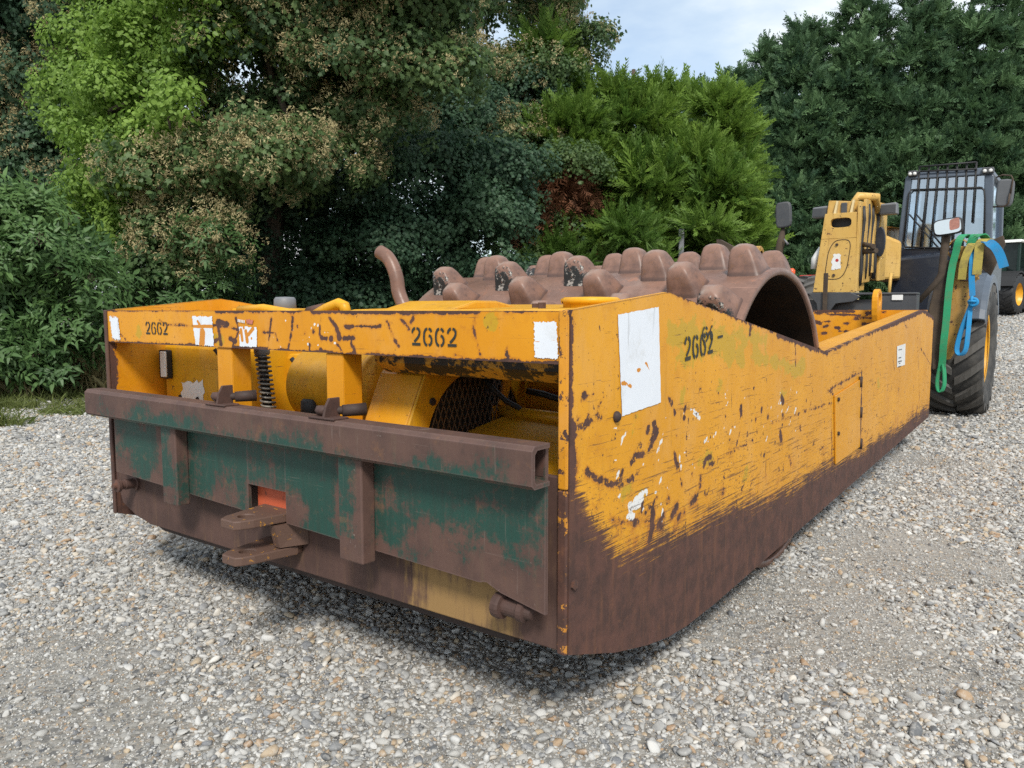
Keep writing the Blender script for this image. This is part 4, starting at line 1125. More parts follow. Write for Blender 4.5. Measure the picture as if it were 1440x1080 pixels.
MB().hexa([(-1.15, 7.2, lo[2] + .15), (a[0], 7.2, lo[2] + .15), (a[0] - .5, 12.6, lo[2] + .55), (-1.15, 12.6, lo[2] + .55), (-1.15, 7.2, a[2]), (a[0], 7.2, a[2]), (a[0] - .5, 12.6, a[2] + .35), (-1.15, 12.6, a[2] + .35)]).build('boom', M['tan'], tele, .03)
a, b, c3, d3 = on(1232, 322, 'y', 7.8), on(1264, 338, 'y', 7.8), on(1262, 385, 'y', 7.8), on(1245, 392, 'y', 7.8)
MB().hexa([(a[0] - .05, 7.75, d3[2] - .02), (c3[0], 7.95, c3[2] - .05), (c3[0] - .1, 8.5, c3[2] - .05), (a[0] - .05, 8.5, d3[2] - .02), (a[0] - .05, 7.75, a[2]), (b[0], 7.95, b[2]), (b[0] - .1, 8.5, b[2]), (a[0] - .05, 8.5, a[2])]).build('boom_sleeve', M['tan'], tele, .03)
p = on(1218, 345, 'y', 6.85)
MB().tube([(p[0] - .04, 6.9, p[2] - .06), (p[0] + .11, 6.80, p[2] - .06)], .026, 12).tube([(p[0] - .05, 6.92, p[2] + .02), (p[0] + .09, 6.76, p[2] - .02)], .024, 12).build('locking_pin', M['mud'], tele)
for px_, py_, yy in [(1153, 298, 6.9), (1249, 293, 7.3)]:
    p = on(px_, py_, 'y', yy); m = MB(); q = .085
    m.prism([(p[0] - q, p[2] - .06), (p[0] + q, p[2] - .06), (p[0] + q * .9, p[2] + .06), (p[0] - q * .9, p[2] + .05)], 'y', yy, yy + .12)
    w = m.build('work_light', M['lightgrey'], tele, .012)
    MB().box((p[0] - q * .85, yy - .004, p[2] - .045), (p[0] + q * .85, yy - .001, p[2] + .035)).build('light_lens', M['mirror'] if False else M['grey'], w)
p = on(1148, 365, 'y', 6.9); MB().tube([(p[0] - .02, 6.9, p[2] - .10), (p[0] - .01, 6.9, p[2]), (p[0] + .05, 6.9, p[2] + .12)], [.035, .045, .03], 10).build('hose_coupling', M['white'], tele)
p = on(1238, 340, 'y', 7.35); bm_ = MB(); n = 14
bm_.prism([(p[0] + .05 * math.cos(2*math.pi*k/n) , p[2] + .16 * math.sin(2*math.pi*k/n)) for k in range(n)], 'y', 7.33, 7.37); bm_.build('convex_mirror', M['navy'], tele, .006)
# --- carriage frame between roller and boom
CY = 6.0
p0, p1 = on(1138, 411, 'y', CY), on(1290, 411, 'y', CY); zb3 = on(1290, 433, 'y', CY)[2]
carr = MB().prism([(p0[0] - .9, p0[2] - .02), (p1[0], p1[2] - .02), (p1[0], p1[2] + .0), (p0[0] - .9, p0[2])], 'y', CY, CY + .14).build('carriage', M['grey'], tele, .006)
MB().prism([(p1[0] - .26, zb3 - .3), (p1[0], zb3 - .3), (p1[0], p1[2] - .022), (p1[0] - .30, p1[2] - .022)], 'y', CY + .01, CY + .13).build('carriage_end', M['grey'], carr, .006)
MB().box((p0[0] - .9, CY + .06, zb3 - .25), (p1[0] - .3, CY + .1, p1[2] - .06)).build('carriage_back', M['grey'], carr)
pts_ = [on(px_, py_, 'y', CY - .03) for px_, py_ in [(1136, 412), (1195, 411), (1210, 417), (1200, 424), (1175, 427), (1165, 440), (1150, 440), (1148, 427)]]
MB().prism([(q[0], q[2]) for q in pts_], 'y', CY - .03, CY - .002).build('fork_latch', M['grey'], carr, .004)
p = on(1262, 419, 'y', CY); stk = MB().box((p[0] - .045, CY - .003, p[2] - .018), (p[0] + .045, CY - .001, p[2] + .028)).build('white_sticker', M['white'], carr)
a, b = on(1161, 384, 'y', CY - .05), on(1163, 432, 'y', CY - .05); MB().box((a[0] - .016, CY - .06, b[2] - .1), (a[0] + .022, CY - .035, a[2])).build('latch_bar', M['mud'], tele, .004)
a, b = on(1253, 384, 'y', CY + .1), on(1250, 411, 'y', CY + .1); MB().tube([(b[0], CY + .1, b[2] - .05), (a[0], CY + .1, a[2])], .014, 8).build('hose_pipe', M['tan'], tele)
# --- cab
KY = 8.9
K = lambda px_, py_, y=KY: on(px_, py_, 'y', y)
cab = MB().box((-.98, KY + .02, -.35), (.04, KY + 1.5, .25)).build('cab_body', M['navy'], tele, .03)
h = [K(1254, 410, 8.5), K(1254, 352, 8.5), K(1318, 352, 8.5), K(1318, 410, 8.5)]
MB().hexa([(h[0][0], 8.45, -.2), (h[3][0], 8.45, -.2), (h[3][0], KY + .15, -.2), (h[0][0], KY + .15, -.2), (h[0][0], 8.45, h[1][2] - .11), (h[3][0] + .1, 8.45, h[1][2] - .06), (h[3][0] + .1, KY + .1, h[1][2] + .02), (h[0][0], KY + .1, h[1][2] - .03)]).build('front_cowl', M['navy'], cab, .025)
tl_, tr2, bl2, br2 = K(1278, 249), K(1391, 246), K(1266, 350), K(1388, 352)
def pillar(a, b, w, y0, y1, mat=None):
    MB().hexa([(b[0] - w, y0, b[2]), (b[0] + w, y0, b[2]), (b[0] + w, y1, b[2]), (b[0] - w, y1, b[2]), (a[0] - w, y0, a[2]), (a[0] + w, y0, a[2]), (a[0] + w, y1, a[2]), (a[0] - w, y1, a[2])]).build('pillar', mat or M['fender'], cab, .012)
pillar(tl_, bl2, .035, KY - .02, KY + .08); pillar(tr2, br2, .045, KY - .02, KY + .08)
sh = lambda p, dx=0, dy=0, dz=0: (p[0] + dx, p[1] + dy, p[2] + dz)
pillar(sh(tl_, .02), sh(bl2, .02), .04, KY + 1.3, KY + 1.4); pillar(tr2, br2, .04, KY + 1.3, KY + 1.4)
zt_, zb4 = tl_[2], bl2[2]
MB().hexa([(tl_[0] - .04, KY - .03, zt_ - .03), (tr2[0] + .05, KY - .03, zt_ - .06), (tr2[0] + .05, KY + 1.45, zt_ - .05), (tl_[0] - .04, KY + 1.45, zt_ - .03),
           (tl_[0] + .0, KY, zt_ + .05), (tr2[0] + .02, KY, zt_ + .03), (tr2[0] + .02, KY + 1.42, zt_ + .05), (tl_[0], KY + 1.42, zt_ + .06)]).build('cab_roof', M['fender'], cab, .02)
MB().hexa([(bl2[0] - .03, KY - .02, zb4 - .5), (br2[0] + .04, KY - .02, zb4 - .5), (br2[0] + .04, KY + 1.4, zb4 - .5), (bl2[0] - .03, KY + 1.4, zb4 - .5),
           (bl2[0] - .03, KY - .02, zb4), (br2[0] + .04, KY - .02, zb4 - .01), (br2[0] + .04, KY + 1.4, zb4), (bl2[0] - .03, KY + 1.4, zb4)]).build('cab_lower', M['navy'], cab, .01)
def pane(name, q):
    MB().add(q, [(0, 1, 2, 3)]).build(name, M['glass'], cab, recalc=False)
pane('windscreen', [sh(bl2, .03, .02), sh(br2, -.03, .02), sh(tr2, -.03, .02), sh(tl_, .03, .02)])
pane('rear_window', [sh(bl2, .05, 1.35), sh(br2, -.03, 1.35), sh(tr2, -.03, 1.35), sh(tl_, .05, 1.35)])
pane('side_window', [sh(br2, 0, .1), sh(br2, 0, 1.3), sh(tr2, 0, 1.3), sh(tr2, 0, .1)])
pane('side_window', [sh(bl2, 0, .1), sh(bl2, 0, 1.3), sh(tl_, 0, 1.3), sh(tl_, 0, .1)])
MB().box((-.62, KY + .8, zb4 - .1), (-.20, KY + .95, zb4 + .5)).box((-.62, KY + .45, zb4 - .15), (-.20, KY + .9, zb4 - .02)).build('cab_seat', M['black'], cab, .05)
MB().lathe([(.16, -.012), (.172, 0), (.16, .012), (.148, 0), (.16, -.012)], (-.42, KY + .35, zb4 + .1), 'y', 24).tube([(-.42, KY + .35, zb4 + .1), (-.42, KY + .25, zb4 - .2)], .025, 8).build('steering_wheel', M['black'], cab)
# cage of vertical bars in front of the windscreen
cage = MB(); top = [(1293, 234), (1306.5, 232.5), (1319.5, 231.5), (1332.5, 230.5), (1346, 229.5), (1359.5, 228.5), (1373, 227.5)]
bot = [(1282.5, 347), (1294.5, 347), (1308, 348), (1324, 349), (1338, 349), (1352, 350), (1366.5, 350)]
gy = KY - .035
for k, (a, b) in enumerate(zip(top, bot)):
    p, q = K(*a, gy), K(*b, gy)
    if k == 6: q = K(1367, 313, gy)
    bar = MB().tube([(q[0], gy, q[2]), (p[0], gy + .02, p[2])], .011, 8)
    if k == 0: first = bar.build('guard_bar', M['black'], cab)
    else: bar.build('guard_bar', M['black'], cab)
for a, b in [((1293, 234.5), (1373, 228)), ((1294, 241), (1374, 237.5)), ((1281, 267), (1380, 263.5)), ((1273, 347.5), (1372, 350))]:
    p, q = K(*a, gy), K(*b, gy); MB().tube([(p[0], gy, p[2]), (q[0], gy, q[2])], .010, 8).build('guard_rail', M['black'], cab)
p = [K(1271, 340, gy), K(1273, 347, gy), K(1280, 348, gy)]; q = [K(1380, 263.5, gy), K(1384, 268, gy), K(1385, 280, gy), K(1384, 345, gy)]
MB().tube(p, .01, 8).tube(q, .010, 8).build('guard_rail', M['black'], cab)
q = [K(1283, 266, gy), K(1278, 272, gy), K(1271, 340, gy)]; MB().tube(q, .01, 8).build('guard_rail', M['black'], cab)
for px_, py_, w in [(1283, 244, .05), (1389, 239.5, .058)]:
    p = K(px_, py_, KY - .06); l_ = MB().box((p[0] - w, KY - .06, p[2] - .03), (p[0] + w, KY + .04, p[2] + .035)).build('roof_light', M['grey'], cab, .01)
    for s_ in (-.5, .5): MB().lathe([(.001, -.006), (.018, -.004), (.02, 0)], (p[0] + s_ * w, KY - .061, p[2] - .003), 'y', 12).build('light_lens', M['white'], l_)
p = K(1376, 243, KY + .1); MB().lathe([(.05, 0), (.05, .03), (.03, .06), (.001, .065)], (p[0], KY + .1, p[2] - .03), 'z', 14).build('roof_cap', M['white'], cab)
# wipers
a, b = K(1278, 301, gy + .02), K(1322, 352, gy + .02); MB().tube([(a[0], gy + .02, a[2]), (b[0], gy + .02, b[2])], .008, 6).build('wiper', M['black'], cab)
a, b = K(1288, 301, gy + .02), K(1324, 345, gy + .02); MB().tube([(a[0], gy + .02, a[2]), (b[0], gy + .02, b[2])], .008, 6).build('wiper', M['black'], cab)
# mirrors
def mirror(cx, cy_, w, h_, yy, tilt, back=True, name='mirror', glass=False, mat=None):
    p = on(cx, cy_, 'y', yy); n = 20; out = []
    for k in range(n):
        a = 2 * math.pi * k / n; u = w * math.copysign(abs(math.cos(a)) ** .45, math.cos(a)); v = h_ * math.copysign(abs(math.sin(a)) ** .45, math.sin(a))
        out.append((p[0] + u * math.cos(tilt) - v * math.sin(tilt), p[2] + u * math.sin(tilt) + v * math.cos(tilt)))
    o = MB().prism(out, 'y', yy, yy + .06).build(name, mat or (M['grey'] if not glass else M['black']), tele, .018)
    if glass:
        i_ = [(p[0] + (u - p[0]) * .88, p[2] + (v - p[2]) * .84) for u, v in out]
        MB().add([(u, yy - .002, v) for u, v in i_], [tuple(range(n))]).build('mirror_glass', M['mirror'], o)
        i2 = [(p[0] + w * .45 + .42 * (u - p[0]) * .8 , p[2] + .02 + (v - p[2]) * .66) for u, v in out]
        MB().add([(u, yy - .004, v) for u, v in i2], [tuple(range(n))]).build('painted_reflection', M['reflected_red'], o)  # reddish reflection painted as a patch over the mirror glass
    return p
M['reflected_red'] = plain('dull_red_reflection', (.38, .17, .13), .25, var=.5, scale=40)
SY = 6.95
p = mirror(1413, 271, .088, .155, 8.9, -.05, mat=M['midgrey'])
MB().tube([K(1401, 249.5, 8.95), K(1410, 246, 8.95), K(1422, 247, 8.9), K(1424.5, 252, 8.9), K(1421, 272, 8.88)], .009, 8).tube([K(1390, 291, 8.95), K(1412, 290.5, 8.9), K(1418, 286, 8.88), K(1420, 272, 8.88)], .009, 8).build('mirror_bracket', M['mud'], tele)
mirror(1332.5, 318.5, .125, .078, SY - .3, .13, glass=True, name='front_mirror')
a = [on(px_, py_, 'y', SY - .2) for px_, py_ in [(1332, 330), (1328, 352), (1324, 385), (1316, 398), (1292, 424)]]
MB().tube([tuple(q) for q in a], [.035, .034, .03, .028, .024], 10).build('mirror_arm', M['mud'], tele)
mirror(1101, 302, .095, .155, 7.9, .06)
a = [on(px_, py_, 'y', 7.96) for px_, py_ in [(1102, 318), (1098, 340), (1092, 375), (1088, 420)]]
MB().tube([tuple(q) for q in a], [.02, .05, .05, .05], 8).build('mirror_arm', M['mud'], tele)
p = on(1106, 343, 'y', 7.9); MB().tube([(p[0] - .03, 7.9, p[2] + .06), (p[0] + .02, 7.9, p[2] - .01)], [.008, .018], 8).build('marker_lamp', M['lightgrey'], tele)
# stabiliser legs, folded up beside the front wheels, with their foot pads
def leg(name, rows, y0, y1, mat, dx=0):
    m = MB(); vs_ = []
    for (xl_, xr_, py_) in rows:
        a, b = on(xl_, py_, 'y', SY), on(xr_, py_, 'y', SY)
        vs_ += [(a[0] + dx, y0, a[2]), (b[0] + dx, y0, b[2]), (b[0] + dx, y1, b[2]), (a[0] + dx, y1, a[2])]
    n = len(rows); fs_ = [(i*4 + k, i*4 + (k+1) % 4, (i+1)*4 + (k+1) % 4, (i+1)*4 + k) for i in range(n - 1) for k in range(4)] + [(0,1,2,3), tuple((n-1)*4 + k for k in range(4))]
    return m.add(vs_, fs_).build(name, mat, tele, .012)
leg('stabiliser_leg', [(1325, 1345, 366), (1315, 1337, 400), (1306, 1330, 436), (1309, 1327, 467), (1311, 1322, 520)], SY - .03, SY + .10, M['mud'])
leg('stabiliser_beam', [(1345, 1386, 346), (1340, 1384, 372), (1337, 1364, 409), (1329, 1357, 453), (1319, 1347, 485), (1316, 1335, 506)], SY + .0, SY + .10, M['mustard'])
pd = [on(px_, py_, 'y', SY) for px_, py_ in [(1383, 343), (1411, 331), (1414, 343), (1393, 388), (1379, 376)]]
MB().prism([(q[0], q[2]) for q in pd], 'y', SY - .02, SY + .04).build('foot_pad', M['mud'], tele, .006)
leg('stabiliser_beam', [(1040, 1068, 352), (1042, 1070, 372), (1050, 1066, 409), (1048, 1062, 440)], SY + .02, SY + .10, M['mustard'], 0)
pd = [on(px_, py_, 'y', SY) for px_, py_ in [(1008, 337), (1014, 337), (1042, 352), (1034, 362), (1010, 362)]]
MB().prism([(q[0], q[2]) for q in pd], 'y', SY - .02, SY + .04).build('foot_pad', M['tanmud'] if 'tanmud' in M else M['mud'], tele, .006)
p = on(1062, 358, 'y', SY - .05); MB().lathe([(.06, -.06), (.10, -.06), (.115, -.05), (.115, .05), (.10, .06), (.06, .06)], (p[0], SY - .02, p[2] - .02), 'x', 24).build('pivot_collar', M['mustard'], tele)
p = on(1365, 391, 'y', SY - .05); a = on(1353, 393, 'y', SY - .05); b = on(1377, 391, 'y', SY - .05)
MB().tube([(a[0], SY - .03, a[2] + .02), (a[0] - .01, SY - .04, a[2]), (p[0], SY - .05, p[2] - .02), (b[0], SY - .04, b[2])], .014, 8).build('shackle', M['ochre_rust'], tele)
p = on(1345, 340, 'y', SY); MB().lathe([(.085, -.04), (.10, -.04), (.10, .02), (.085, .02)], (p[0] + .02, SY + .02, p[2] - .07), 'y', 20).build('pivot_ring', M['mustard'], tele)

# --- slings hung over the stabiliser
def ribbon(m, pts, w, wd=(1, 0, 0), th=.005):
    wd = Vector(wd).normalized(); P_ = [Vector(p) for p in pts]; Q = []
    for i in range(len(P_) - 1):      # smooth the path a little
        p0, p1, p2, p3 = P_[max(i-1, 0)], P_[i], P_[i+1], P_[min(i+2, len(P_)-1)]
        for k in range(4):
            t_ = k / 4; Q.append(.5*((2*p1) + (p2-p0)*t_ + (2*p0-5*p1+4*p2-p3)*t_**2 + (3*p1-p0-3*p2+p3)*t_**3))
    Q.append(P_[-1]); vs_ = []
    for i, p in enumerate(Q):
        d = (Q[min(i+1, len(Q)-1)] - Q[max(i-1, 0)]).normalized(); ww = (wd - d * wd.dot(d)).normalized(); nn = d.cross(ww)
        for s_, t_ in ((-1, -1), (1, -1), (1, 1), (-1, 1)): vs_.append(p + ww * s_ * w / 2 + nn * t_ * th)
    n = len(Q); m.add(vs_, [(i*4 + k, i*4 + (k+1) % 4, (i+1)*4 + (k+1) % 4, (i+1)*4 + k) for i in range(n - 1) for k in range(4)] + [(0,1,2,3), tuple((n-1)*4 + k for k in (3,2,1,0))], False)
    return m
def PS(seq, y): return [on(a[0], a[1], 'y', y + (a[2] if len(a) > 2 else 0)) for a in seq]
def sling(name, label, mat, ribbons, y=SY - .06):
    base = on(ribbons[0][0][-1][0], ribbons[0][0][-1][1], 'y', y); off = tuple(base)
    t = thing(name, label, 'sling', L2W(*base), -TH, off, 'lifting slings hung on the telehandler')
    for seq, w, mt, *wd in ribbons: ribbon(MB(), PS(seq, y), w, *wd).build('strap', mt or mat, t)
    return t
sling('lifting_sling', 'long green webbing sling hanging down in front of the telehandler tyre, with an end loop', M['web_green'],
      [([(1364, 334, .2), (1357, 330, .1), (1349, 337), (1344, 356), (1339, 376), (1334.4, 409, -.02), (1330.5, 453, -.03), (1327, 484, -.03), (1325, 511), (1322, 522)], .062, None),
       ([(1322.5, 514), (1319, 530), (1318, 542), (1320.5, 550), (1325, 549), (1328, 540), (1328, 526), (1326.5, 512)], .05, None, (.5, 1, 0)),
       ([(1364, 346, .0), (1368, 336, -.01), (1373, 331), (1381, 330, .06), (1387, 336, .12)], .07, None)])
sling('lifting_sling', 'dirty yellow webbing sling draped between the green and the blue one', M['web_yellow'],
      [([(1392, 337, .1), (1384, 337, .0), (1378, 345, -.02), (1376, 360, -.03), (1373.5, 386, -.03)], .075, None),
       ([(1378, 339, .02), (1367, 344, -.01), (1360, 356, -.02), (1355, 372, -.02), (1352.5, 393)], .068, None)])
bl_s = sling('lifting_sling', 'bright blue webbing sling knotted above the telehandler tyre', M['web_blue'],
      [([(1383, 341, -.03), (1390, 341, -.05), (1399, 347, -.06), (1406, 358, -.06), (1412, 376, -.06)], .078, None),
       ([(1369, 350, .02), (1367.5, 366, -.02), (1366.5, 388, -.02), (1367.5, 416, -.03)], .05, None),
       ([(1366, 428, -.04), (1360, 443, -.05), (1352, 464, -.05), (1346, 486, -.05), (1346.5, 496, -.05), (1352, 499, -.06), (1358, 491, -.07), (1361, 470, -.07), (1364, 436, -.05)], .045, None, (.8, .6, 0))])
p = on(1366.5, 423, 'y', SY - .12)
kn = MB()
for q, (ax_, r1, r2) in enumerate([('x', .035, .026), ('z', .03, .024), ('y', .032, .026)]):
    kn.lathe([(r1 + r2 * .6 * math.cos(a), .6 * r2 * math.sin(a)) for a in [2*math.pi*k/8 for k in range(9)]], (p[0] + .008 * q, p[1] - .01 * q, p[2] - .006 * q), ax_, 14)
kn.build('knot', M['web_blue'], bl_s)

# ================================================================== far machines
def far_wheel(root, x, y, z, r_, w, mat_rim, out=1):
    m = MB().lathe([(r_ * .55, -w), (r_ * .9, -w), (r_ * .95, -w * .8), (r_ * .95, w * .8), (r_ * .9, w), (r_ * .55, w)], (x, y, z), 'x', 32)
    for k in range(18):
        for s_ in (-1, 1):
            a = 2 * math.pi * (k + (.5 if s_ > 0 else 0)) / 18; b = a + .22
            def P_(u, an, rad): return (x + u, y - rad * math.cos(an), z + rad * math.sin(an))
            m.hexa([P_(0, a - .05, r_ * .93), P_(s_ * w, b - .06, r_ * .9), P_(s_ * w, b + .06, r_ * .9), P_(0, a + .05, r_ * .93), P_(0, a - .04, r_), P_(s_ * w, b - .05, r_ * .99), P_(s_ * w, b + .05, r_ * .99), P_(0, a + .04, r_)])
    wl_ = m.build('wheel', M['tyre'] if False else M['black'], root)
    MB().lathe([(r_ * .56, out * w * .95), (r_ * .52, out * w * .8), (r_ * .48, out * w * .3), (r_ * .2, out * w * .2), (r_ * .16, out * w * .5), (.001, out * w * .5)], (x, y, z), 'x', 28).build('rim', M['rim'], wl_)
TA = R(34)
def far_thing(name, label, cat, px_, Y, ta=TA):
    X = (px_ - 720) / 1086 * Y; z = float(ground_z(X, Y))
    return thing(name, label, cat, (X, Y, z), -ta)
tr = far_thing('tractor', 'dark green tractor with yellow rims and white cab roof, far right in the distance', 'tractor', 1374, 27.5, R(50))
far_wheel(tr, .95, 0, .70, .70, .27, M['rim']); far_wheel(tr, -.95, 0, .70, .70, .27, M['rim'], -1)
far_wheel(tr, .95, 2.6, .85, .85, .3, M['rim']); far_wheel(tr, -.95, 2.6, .85, .85, .3, M['rim'], -1)
dg = plain('dark_green_paint', (.010, .028, .022), .35)
body = MB().prism([(-.5, .7), (-.55, 1.25), (-.3, 1.5), (1.2, 1.7), (1.2, .7)], 'x', -.42, .42).build('bonnet', dg, tr, .05)
MB().box((-.35, -.4, .45), (.35, 3.2, .8)).build('frame', M['black'], tr, .03)
cb = MB()
for x_, y_ in ((-.75, 1.25), (.75, 1.25), (-.75, 2.9), (.75, 2.9)): cb.box((x_ - .05, y_ - .05, .9), (x_ + .05, y_ + .05, 2.55))
cb.box((-.8, 1.2, .8), (.8, 2.95, 1.25)).build('cab', dg, tr, .02)
MB().box((-.76, 1.22, 1.25), (.76, 2.92, 2.53)).build('cab_glass', plain('dark_cab_glass', (.010, .016, .016), .12, var=.1, bump=.01), tr)
MB().prism([(1.0, 2.55), (3.05, 2.55), (3.0, 2.63), (1.2, 2.66)], 'x', -.85, .85).build('cab_roof', M['white'], tr, .04)
bd = MB().box((-.02, 1.16, 1.32), (.0, 1.19, 1.34)); 
bg = MB().box((.50, 1.10, 1.02), (.80, 1.15, 1.42)).build('badge', M['rim'], tr, .03)
tc = bpy.data.curves.new('badge_lettering', 'FONT'); tc.body = 'JCB'; tc.size = .17; tc.align_x = 'CENTER'; tc.align_y = 'CENTER'
tmp = bpy.data.objects.new('tmp', tc); COL.objects.link(tmp)
dgp = bpy.context.evaluated_depsgraph_get(); tme = bpy.data.meshes.new_from_object(tmp.evaluated_get(dgp)); bpy.data.objects.remove(tmp)
tme.materials.clear(); tme.materials.append(M['black']); lo_ = bpy.data.objects.new('badge_lettering', tme); COL.objects.link(lo_); lo_.parent = bg
lo_.location = (.65, 1.094, 1.22); lo_.rotation_euler = (R(90), 0, 0)
for k in range(3): MB().box((.45, .75 + .0 * k, .45 + .3 * k), (.85, 1.15, .5 + .3 * k)).build('step', M['lightgrey'], tr, .01)
for s_ in (1, -1):
    m = MB(); n = 10; vs_ = []
    for i in range(n + 1):
        a = R(20 + 140 * i / n)
        for rad in (.74, .80):
            for x_ in (s_ * .66, s_ * 1.24): vs_.append((x_, -rad * math.cos(a), .70 + rad * math.sin(a)))
    m.add(vs_, [f for i in range(n) for f in ((i*4, i*4+1, i*4+5, i*4+4), (i*4+2, i*4+6, i*4+7, i*4+3), (i*4, i*4+4, i*4+6, i*4+2), (i*4+1, i*4+3, i*4+7, i*4+5))])
    m.build('mudguard', M['black'], tr)
vn = far_thing('parked_vehicle', 'cream vehicle with a red roof, half hidden between the drum and the boom head', 'vehicle', 1150, 25)
MB().prism([(-1.2, .3), (-1.25, .62), (-.9, .80), (.2, .92), (1.9, .95), (1.9, .3)], 'x', -.85, .85).build('body', M['cream'], vn, .06)
MB().prism([(.1, .91), (.5, 1.33), (1.7, 1.35), (1.85, .94)], 'x', -.74, .74).build('window', M['glass'], vn, .03)
MB().prism([(.4, 1.33), (1.8, 1.35), (1.7, 1.46), (.55, 1.44)], 'x', -.80, .80).build('roof', M['red'], vn, .05)
MB().box((-.86, -1.3, .25), (.86, -1.2, .5)).build('bumper', M['grey'], vn, .02)
for x_ in (-.8, .8):
    for y_ in (-.6, 1.3): far_wheel(vn, x_, y_, .30, .30, .12, M['rim'], 1 if x_ > 0 else -1)
MB().tube([(-.9, .2, .85), (-.95, .2, 1.45)], .05, 8).build('lamp_post', M['black'], vn)
MB().lathe([(.09, 0), (.11, .05), (.11, .14), (.06, .2), (.001, .21)], (-.95, .2, 1.45), 'z', 14).build('warning_lamp', plain('orange_red_plastic', (.65, .10, .03), .3), vn)


# ================================================================== ground
def ground():
    xs = np.unique(np.r_[np.linspace(-400, -40, 10), np.linspace(-40, 45, 60), np.linspace(45, 400, 10)])
    ys = np.unique(np.r_[np.linspace(-60, 0, 8), np.linspace(0, 34, 60), np.linspace(34, 900, 16)])
    X, Y = np.meshgrid(xs, ys)
    Z = ground_z(X, Y)
    n = len(xs)
    V = np.c_[X.ravel(), Y.ravel(), Z.ravel()]
    F = [(j*n + i, j*n + i + 1, (j+1)*n + i + 1, (j+1)*n + i) for j in range(len(ys) - 1) for i in range(n - 1)]
    me = bpy.data.meshes.new('ground'); me.from_pydata(V.tolist(), [], F)
    me.polygons.foreach_set('use_smooth', [True] * len(F))
    t = NT('gravel_ground'); v = t.coord('Object')
    def cells(scale, k):
        vo = t.n('ShaderNodeTexVoronoi'); t.link(v, vo.inputs['Vector']); vo.inputs['Scale'].default_value = scale
        sp = t.n('ShaderNodeSeparateColor'); t.link(vo.outputs['Color'], sp.inputs[0])
        return vo.outputs['Distance'], sp.outputs[k]
    d1, c1 = cells(30, 0); d2, c2 = cells(75, 1); d3, c3 = cells(150, 2)
    tones = [(0, (.11, .115, .125)), (.15, (.20, .195, .185)), (.35, (.31, .295, .26)), (.55, (.40, .38, .34)), (.75, (.49, .475, .44)), (.88, (.33, .25, .17)), (1, (.58, .57, .54))]
    s1, s2, s3 = t.ramp(c1, tones), t.ramp(c2, tones), t.ramp(c3, tones)
    n1 = t.noise(v, .8, 5, .6); n2 = t.noise(v, 40, 6, .6)
    sand = t.mix(n2, (.29, .275, .25), (.41, .395, .365))
    col = t.mix(.5, s2, s3)
    col = t.mix(t.step(d1, .55, .35), col, s1)
    col = t.mix(.35, col, (.10, .095, .085))  # darkened base colour stands for shade in the crevices between stones
    col = t.mix(t.math('MULTIPLY', t.step(n1, .46, .66), .62), col, sand)
    dark = t.step(t.math('ADD', d2, t.math('MULTIPLY', d1, .4)), .55, .95)
    h = t.math('SUBTRACT', 1, t.math('ADD', t.math('MULTIPLY', d1, .8), t.math('MULTIPLY', d2, .5)))
    t.bsdf(col, .88, 0, t.bump(t.math('ADD', h, t.math('MULTIPLY', t.noise(v, 220, 4, .7), .5)), .6, .012), spec=.2)
    me.materials.append(t.m); me.update()
    o = bpy.data.objects.new('ground', me); COL.objects.link(o)
    return tag(o, kind='structure')
ground()

